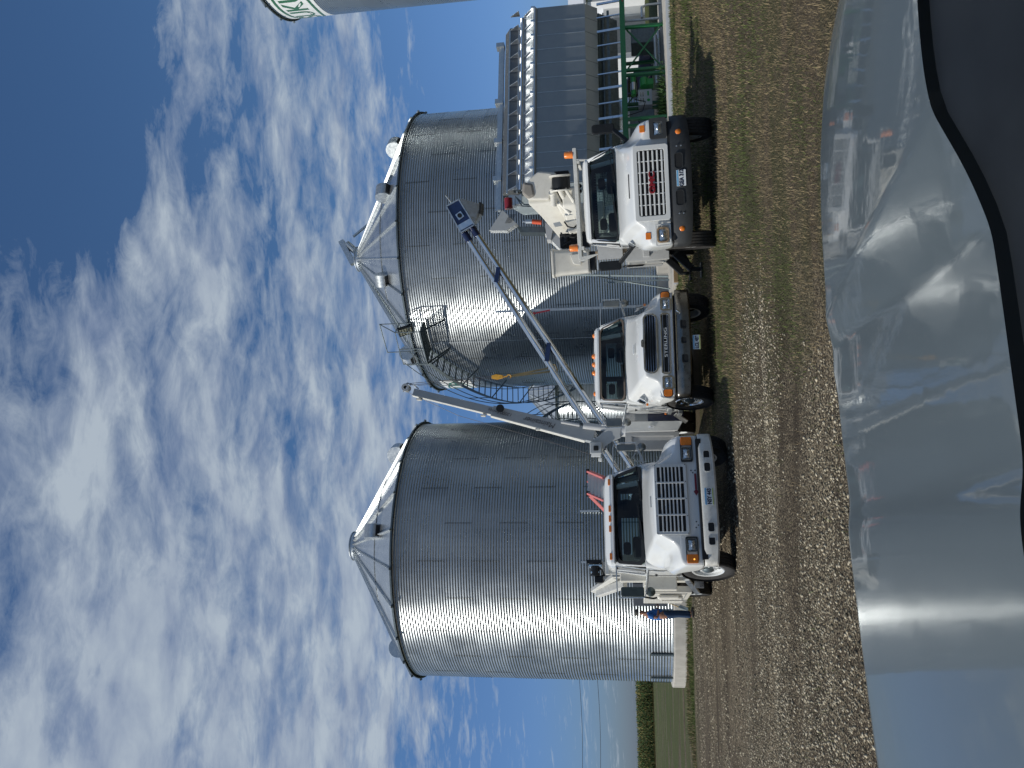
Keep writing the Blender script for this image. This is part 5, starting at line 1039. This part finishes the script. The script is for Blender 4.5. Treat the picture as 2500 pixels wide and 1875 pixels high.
for k in range(NP+1):
    x = X0+(X1-X0)*k/NP+.02
    w = .05 if k % 2 else .10; mb = MB(); mb.prism([(x, .05, 1.78), (x, .15, 1.78), (x, .62, 2.66), (x, .50, 2.66)] if False else [(x-w/2, .02, 1.78), (x+w/2, .02, 1.78), (x+w/2, .12, 2.68), (x-w/2, .12, 2.68)], (0, .04, 0)); mb.build('hopper_strut', 'alu', dr_)
mb = MB(); mb.prism([(X0, .6, 2.62), (X0, 2.2, 2.62), (X0, 1.5, 1.9), (X0, 1.1, 1.9)], (X1-X0, 0, 0)); mb.box(X0, X1, .5, .56, 2.2, 2.3); mb.box(X0, X1, .6, .66, 2.42, 2.47)
for k in range(NP): x = X0+(X1-X0)*(k+.5)/NP; mb.beam((x, .5, 2.1), (x+.25, .8, 2.4), .02)
mb.build('grain_hopper', 'dsteel', dr_)
mb = MB(); mb.box(1.25, 1.95, .9, 1.3, .62, 1.15); q = mb.build('control_cabinet', 'lgrey', dr_, bevel=.01)
mb = MB(); 
for i in range(2):
    for j in range(2): mb.box(1.35+.27*i, 1.55+.27*i, .885, .898, .95+.09*j, .98+.09*j)
mb.build('cabinet_glints', 'chrome', q)  # bright chrome bars stand in for light reflected on the cabinet front
mb = MB(); mb.prism([(1.45+a, .895, .76+b) for a, b in rrect(.12, .12, .059, 6)], (0, -.005, 0)); mb.box(1.65, 1.85, .888, .898, .74, .80); mb.build('cabinet_mark', 'lgreen', q)
mb = MB(); mb.cyl((2.0, .7, .42), (4.3, .7, .42), .07, n=16); mb.cyl((2.2, .9, .28), (4.6, .9, .28), .09, n=16); mb.cyl((4.9, .5, .25), (4.9, .5, 1.6), .05); mb.tube([(4.9, .4, .9), (5.4, .4, .9), (5.5, .4, .7), (5.5, .4, .15)], .05); mb.build('gas_pipes', 'steel', dr_, 40)
mb = MB(); mb.cyl((2.1, .95, .9), (2.45, .95, .9), .17, n=20); mb.box(2.1, 2.35, .8, 1.1, .55, .78); mb.cyl((1.85, 1.1, 1.32), (2.7, 1.1, 1.32), .10, n=16); mb.build('drive_motor', 'lgreen', dr_, 40)
mb = MB(); mb.cyl((2.05, 1.1, 1.32), (2.4, 1.1, 1.32), .115, n=16); mb.build('belt_guard', 'alu', dr_, 40)
for b_ in ((.35, 1.1, 1.0, 1.5, .55, 1.5), (4.4, 5.1, 1.2, 2.0, .4, 1.35), (-.2, .25, .9, 1.2, .9, 1.5)): MB().box(*b_).build('burner_housing', 'dsteel', dr_, bevel=.02)
mb = MB(); mb.box(-.9, .2, .8, 1.4, .75, 1.25); mb.build('white_cabinet', 'paint', dr_, bevel=.01)
mb = MB(); mb.tube([(.6, .6, 1.58), (.7, .5, 1.0), (1.1, .5, .9), (1.3, .6, 1.3)], .02, 6); mb.tube([(-.6, .4, 1.3), (-.3, .3, 1.05), (.2, .3, 1.2)], .02, 6); mb.build('cables', 'black', dr_, 40)
# slab with white edge, timber, weeds
sl_ = thing('concrete_slab', 'long low concrete slab with a pale edge under the grain dryer', 'slab', (9.76, 30.27, 0), D(0))
mb = MB(); mb.box(-6.4, 9, -1.35, 5.5, -.05, .13); mb.build('slab_top', 'conc', sl_); mb = MB(); mb.box(-6.4, 9, -1.40, -1.352, -.05, .15); mb.build('pale_edge', 'whitewall', sl_)
tag(MB().box(3.4, 5.2, 28.45, 28.72, .02, .16).build('timber_plank', 'wood'), 'brown timber plank lying between the middle and right trucks by the slab', 'plank')
# white shed far behind the dryer
sh = thing('metal_shed', 'white ribbed metal shed far behind the dryer at the right edge', 'shed', (27.4, 58, 0), D(8))
mb = MB()
for k in range(60): x = k*.5; mb.box(x, x+.46, 0, .03, 0, 4.4); mb.box(x+.46, x+.5, -.03, .03, 0, 4.4)
mb.box(0, 30, .03, 20, 0, 4.4); mb.build('wall', 'whitewall', sh)
mb = MB(); mb.prism([(-.4, -.5, 4.35), (-.4, 10, 6.2), (-.4, 20.5, 4.35), (-.4, 20.5, 4.2), (-.4, -.5, 4.2)], (31, 0, 0)); mb.build('roof', 'whitewall', sh)
mb = MB(); mb.box(-4, 0, 1, 8, 0, 3.0); mb.build('lean_to', 'whitewall', sh); mb = MB(); mb.box(-3.6, -.8, .95, 1.0, 0, 2.4); mb.build('door', mat('shed_grey', (.22, .24, .26), .6), sh)
# dark blue utility vehicle seen through the frame
uv = thing('parked_car', 'dark blue car seen through the green dryer legs', 'car', (13.6, 38.2, 0), D(14))
mb = MB(); mb.loft([[(-2.2, 0, .35), (2.2, 0, .35), (2.25, 0, .9), (1.3, 0, 1.0), (.8, 0, 1.55), (-1.2, 0, 1.6), (-2.2, 0, 1.05)], [(-2.2, 1.7, .35), (2.2, 1.7, .35), (2.25, 1.7, .9), (1.3, 1.7, 1.0), (.8, 1.6, 1.55), (-1.2, 1.6, 1.6), (-2.2, 1.7, 1.05)]], True, False, True); mb.build('body', 'blue', uv, bevel=.06)
mb = MB(); mb.prism([(-1.1, -.01, 1.05), (-.1, -.01, 1.05), (-.1, -.01, 1.5), (-1.0, -.01, 1.5)], (0, .008, 0)); mb.prism([(0, -.01, 1.05), (1.05, -.01, 1.05), (.7, -.01, 1.5), (0, -.01, 1.5)], (0, .008, 0)); mb.build('side_windows', 'sideglass', uv)
for x in (-1.4, 1.4): wheel(uv, x, .1, .33, .2, 'alu', math.pi/2, -1)
# access ladder by the wide bin, steel mast
al = thing('access_ladder', 'thin grey metal ladder standing between the middle and right trucks', 'ladder')
mb = MB(); a0, a1, b0, b1 = at(1204, 1388, 31.5), at(1200, 1632, 30.6), at(1185, 1477, 31.5), at(1192, 1634, 30.6)
mb.beam(a0, a1, .06, .04); mb.beam(b0, b1, .06, .04); mb.beam(at(1200, 1460, 31.3), at(1188, 1524, 31.2), .035); mb.beam(at(1188, 1524, 31.2), at(1170, 1636, 30.8), .04); mb.build('rails', 'dsteel', al)
mb = MB()
for v in (1489, 1514, 1538, 1561, 1583, 1606): mb.beam(at(1203, v-2, 31.1), at(1189, v, 31.1), .04, .02)
mb.build('rungs', 'dsteel', al)
ms_ = thing('steel_mast', 'slim grey steel mast with a red hand winch standing before the wide bin', 'mast')
mb = MB(); mb.beam(at(1114, 1209, 31.2), at(1130, 1628, 31.2), .09, .05); mb.beam(at(1119, 1343, 31.0), at(1124, 1500, 31.0), .08, .07); mb.build('post', 'steel', ms_); mb = MB(); mb.beam(at(1105, 1290, 31.0), at(1111, 1306, 31.0), .14, .08); mb.beam(at(1110, 1305, 31.0), at(1118, 1343, 31.0), .05, .05); mb.build('hand_winch', 'red', ms_)
# power lines and a pole beyond the left edge
pw = thing('power_line', 'two thin wires crossing the sky left of the bins', 'power line')
for v0, v1 in ((1411, 1399), (1455, 1443)):
    a, b = at(-300, v0, 80), at(420, v1, 84); mb = MB(); mb.tube([a.lerp(b, i/20)+Vector((0, 0, -1.2*(1-(2*i/20-1)**2)+1.2*.4)) for i in range(21)], .022, 4); mb.build('wire', 'letterdark', pw)
pp = thing('power_pole', 'timber power pole standing beyond the left edge of the yard', 'pole', (at(-300, 1411, 80).x, 80, 0)); mb = MB(); mb.cyl((0, 0, -.2), (0, 0, 9.5), .16, .11); mb.build('pole', 'wood', pp); mb = MB(); mb.box(-.08, .08, -1.1, 1.1, 8.6, 8.75); mb.build('crossarm', 'wood', pp)
# ================================================================ standing man
def skin(name, verts, edges, radii, mt, parent, sub=2, root=0):
    me = bpy.data.meshes.new(name); me.from_pydata([Vector(v) for v in verts], edges, []); o = bpy.data.objects.new(name, me); col.objects.link(o)
    md = o.modifiers.new('skin', 'SKIN'); sv_ = me.skin_vertices[0].data
    for i, r in enumerate(radii): sv_[i].radius = (r, r) if isinstance(r, (int, float)) else r
    sv_[root].use_root = True; md.use_smooth_shade = True
    s_ = o.modifiers.new('sub', 'SUBSURF'); s_.levels = s_.render_levels = sub; me.materials.append(M[mt]); o.parent = parent; return o
# local: faces +x, -y is his right side (towards the viewer)
man = thing('person', 'man in dark cap, blue shirt and jeans standing sideways before the bin base', 'person', (-7.42, 25.6, 0), D(8))
bv = [(0, 0, .98), (0, 0, 1.15), (-.02, 0, 1.33), (-.01, 0, 1.47), (.03, 0, 1.55), (.055, 0, 1.63), (.06, 0, 1.72),
      (-.02, -.10, .93), (.02, -.11, .52), (-.02, -.11, .10), (.12, -.12, .04), (-.01, .10, .93), (.06, .12, .52), (.05, .13, .10), (.19, .14, .04),
      (-.02, -.19, 1.43), (-.06, -.23, 1.15), (.17, -.17, 1.12), (-.02, .19, 1.43), (-.02, .23, 1.16), (.20, .08, 1.14)]
be = [(0, 1), (1, 2), (2, 3), (3, 4), (4, 5), (5, 6), (0, 7), (7, 8), (8, 9), (9, 10), (0, 11), (11, 12), (12, 13), (13, 14), (3, 15), (15, 16), (16, 17), (3, 18), (18, 19), (19, 20)]
br = [(.15, .13), (.155, .13), (.16, .13), (.11, .10), .055, .075, .075, .105, .065, .045, .035, .105, .065, .045, .035, .065, .047, .034, .065, .047, .034]
skin('body', bv, be, br, 'skin', man, 2)
skin('shirt', [(0, 0, .95), (.0, 0, 1.10), (-.01, 0, 1.25), (-.02, 0, 1.38), (-.01, 0, 1.47), (-.02, -.18, 1.43), (-.05, -.225, 1.24), (-.02, .18, 1.43), (-.02, .225, 1.24)], [(0, 1), (1, 2), (2, 3), (3, 4), (3, 5), (5, 6), (3, 7), (7, 8)], [(.19, .165), (.195, .17), (.185, .16), (.165, .15), (.09, .10), .085, .072, .085, .072], 'shirt', man, 2)
skin('jeans', [(0, 0, 1.0), (0, 0, .93), (-.02, -.10, .85), (.02, -.11, .52), (-.015, -.11, .10), (-.0, .10, .85), (.055, .12, .52), (.045, .13, .10)], [(0, 1), (1, 2), (2, 3), (3, 4), (1, 5), (5, 6), (6, 7)], [(.175, .15), (.18, .16), .115, .085, .072, .115, .085, .072], 'denim', man, 2, 1)
for y, x in ((-.12, 0), (.13, .06)):
    skin('shoe', [(x-.06, y, .055), (x+.05, y, .055), (x+.17, y, .04)], [(0, 1), (1, 2)], [.05, .055, .042], 'boot', man, 2)
mb = MB(); T = Matrix.Translation((.055, 0, 1.745)); mb.rev([(.112, -.02), (.115, .01), (.108, .06), (.075, .10), (.001, .112)], T, 20); mb.prism([(.12, -.07, 1.735), (.21, -.06, 1.72), (.235, 0, 1.715), (.21, .06, 1.72), (.12, .07, 1.735)], (0, 0, .012)); mb.build('cap', 'cap', man, 40)
fc = MB(); 
skin('nose', [(.135, 0, 1.665), (.150, 0, 1.655)], [(0, 1)], [.012, .014], 'skin', man, 1)
mb = MB(); mb.box(.12, .145, -.05, .05, 1.685, 1.71); mb.build('sunglasses', 'black', man, bevel=.008)
skin('ear', [(.05, -.082, 1.66), (.05, -.088, 1.69)], [(0, 1)], [.014, .016], 'skin', man, 1)
def hand(px_, py_, pz_, sgn):
    skin('hand', [(px_, py_, pz_), (px_+.05, py_+sgn*.01, pz_-.005)], [(0, 1)], [(.030, .022), (.038, .02)], 'skin', man, 1)
    for k in range(4):
        l = (.06, .072, .068, .055)[k]; z = pz_+.03-.02*k
        skin('finger', [(px_+.07, py_, z), (px_+.07+l*.55, py_+sgn*.012, z), (px_+.06+l, py_+sgn*.04, z-.004)], [(0, 1), (1, 2)], [.010, .009, .008], 'skin', man, 1)
    skin('thumb', [(px_+.02, py_, pz_+.03), (px_+.05, py_+sgn*.02, pz_+.055), (px_+.08, py_+sgn*.03, pz_+.06)], [(0, 1), (1, 2)], [.011, .010, .009], 'skin', man, 1)
hand(.18, -.165, 1.12, 1); hand(.21, .07, 1.14, -1)
sv2 = thing('shovel', 'shovel with light wooden handle leaning beside the standing man', 'shovel')
mb = MB(); mb.cyl(at(411, 1612, 25.4), at(389, 1668, 25.4), .018, n=8); mb.build('handle', mat('ash_handle', (.50, .38, .20), .6), sv2, 40)
mb = MB(); mb.prism([at(392, 1656, 25.35), at(398, 1661, 25.35), at(391, 1680, 25.3), at(384, 1680, 25.3), at(387, 1662, 25.35)], (0, .03, 0)); mb.build('blade', 'dsteel', sv2)
rj = thing('jack_stand', 'small red jack behind the rear wheel of the left truck', 'jack'); c = at(437, 1668, 19.5)
mb = MB(); mb.prism([c+Vector((-.12, 0, -.1)), c+Vector((.12, 0, -.1)), c+Vector((.04, 0, .16)), c+Vector((-.04, 0, .16))], (0, .1, 0)); mb.build('frame', 'red', rj, bevel=.01); mb = MB(); mb.cyl(c+Vector((0, .05, .1)), c+Vector((0, .05, .3)), .02); mb.build('screw', 'steel', rj)
# ================================================================ the vehicle the view is taken from: bonnet and dashboard
pk = thing('pickup_truck', 'glossy grey bonnet and dark dashboard of the vehicle in the foreground', 'pickup', (0, 0, 0), D(11))
HS = [-1.2, -.645, -.359, -.19, .013, .193, .423, .511, .565, .756, 1.037, 1.27, 1.497, 1.73, 2.1]
HT = [2.60, 2.564, 2.522, 2.509, 2.511, 2.552, 2.594, 2.645, 2.640, 2.590, 2.663, 2.687, 2.630, 2.468, 2.0]
def valley(s_, t=2.5):
    k = min(1, max(0, (2.6-t)/1.4)); s1, s2, h = .68, .585-.15*k, .020+.018*k; q = (s_-s2)/(s1-s2); e = .10
    q = 0 if q < -e else (1 if q > 1+e else (((q+e)**2)/(4*e) if q < e else (1-((1+e-q)**2)/(4*e) if q > 1-e else q)))
    return h*q+.018*(1-1/(1+math.exp(-(s_-.06)/.020)))
def crown(s_): return -.045*(s_-.33)**2-.05*max(0, abs(s_-.33)-1.1)**2*6
def bonnet(u, v):
    s_ = -.95+2.85*u; tf = float(np.interp(s_, HS, HT)); tr_ = 1.175+.15/(1+math.exp(-(s_-.62)/.075))
    fade = min(1, v*4)
    if v > .94:                                   # rolled front edge
        a = (v-.94)/.06*math.pi*.5; t = tf-.055+.055*math.sin(a); dist = 2.55-(tf-.055); z = 1.096+crown(s_)+valley(s_, t)+dist*math.tan(D(5.6))-dist*abs(dist)*.016-.004*math.sin(a)-.10*(1-math.cos(a))
    else:
        q = v/.94; t = tr_+(tf-.055-tr_)*q; dist = 2.55-t
        z = 1.096+crown(s_)+valley(s_, t)+dist*math.tan(D(5.6))-dist*dist*.016
    return (s_, t, z)
mb = MB(); mb.grid(280, 90, bonnet)
mtc, b = material('grey_metallic_paint'); 
b.inputs['Base Color'].default_value = (.085, .108, .118, 1); b.inputs['Metallic'].default_value = .1; b.inputs['Roughness'].default_value = .5; b.inputs['Coat Weight'].default_value = .62; b.inputs['Coat Roughness'].default_value = .045; b.inputs['Coat IOR'].default_value = 1.45
tcn = nt.nodes.new('ShaderNodeTexCoord').outputs['Object']; bn = noise(tcn, 9, 2, .5); bp = nt.nodes.new('ShaderNodeBump'); bp.inputs['Strength'].default_value = .03; bp.inputs['Distance'].default_value = .02; nt.links.new(bn, bp.inputs['Height']); nt.links.new(bp.outputs[0], b.inputs['Coat Normal'])
M['hoodpaint'] = mtc; bo = mb.build('bonnet', 'hoodpaint', pk, 60)
mb = MB()
def cowl(u, v):
    s_ = -.95+2.85*u; tr_ = 1.175+.15/(1+math.exp(-(s_-.62)/.075)); x = bonnet(u, 0)
    return (s_, tr_-.012-.30*v, x[2]-.015-.05*v+.0*v)
mb.grid(60, 6, cowl); mb.build('wiper_cowl', 'black', pk, 60)
mb = MB(); mb.box(-.9, 1.7, -.4, .78, .80, 1.04); mb.build('dashboard', mat('dash_vinyl', (.007, .010, .011), .8), pk, bevel=.06)
mb = MB(); mb.box(-.93, -.90, .9, 2.3, .35, 1.0); mb.box(1.86, 1.89, .9, 2.3, .35, 1.0); mb.box(-.9, 1.86, 2.25, 2.36, .35, .98); mb.build('wings', 'hoodpaint', pk)
# ================================================================ weeds at the slab
def weeds(cx, cy, n, h, sp):
    x = rng.normal(cx, sp, n); y = rng.normal(cy, .25, n); a = rng.uniform(0, 6.28, n); l = rng.uniform(.3, 1, n)*h; z0 = rng.uniform(0, .5, n)*h
    dx, dy = np.cos(a), np.sin(a); w = .02
    p = np.stack([np.stack([x-dy*w, y+dx*w, z0], -1), np.stack([x+dy*w, y-dx*w, z0], -1), np.stack([x+dx*l*.5, y+dy*l*.5, z0+l*.7], -1)], 1)
    t = rng.uniform(.5, 1.2, n); return p.reshape(-1, 3), np.arange(3*n).reshape(-1, 3), np.repeat(np.stack([.035*t, .085*t, .020*t], -1), 3, 0)
for nm, lb_, a in (('weeds', 'bright green weeds growing on the slab under the dryer', (9.9, 30.9, 1500, .4, .8)),):
    w1, w2, w3 = weeds(*a); o = fastmesh(nm, w1+np.array([0, 0, .12]), w2, tonemat('weed_tones', .7), cols=w3); tag(o, lb_, 'weeds', kind='stuff')
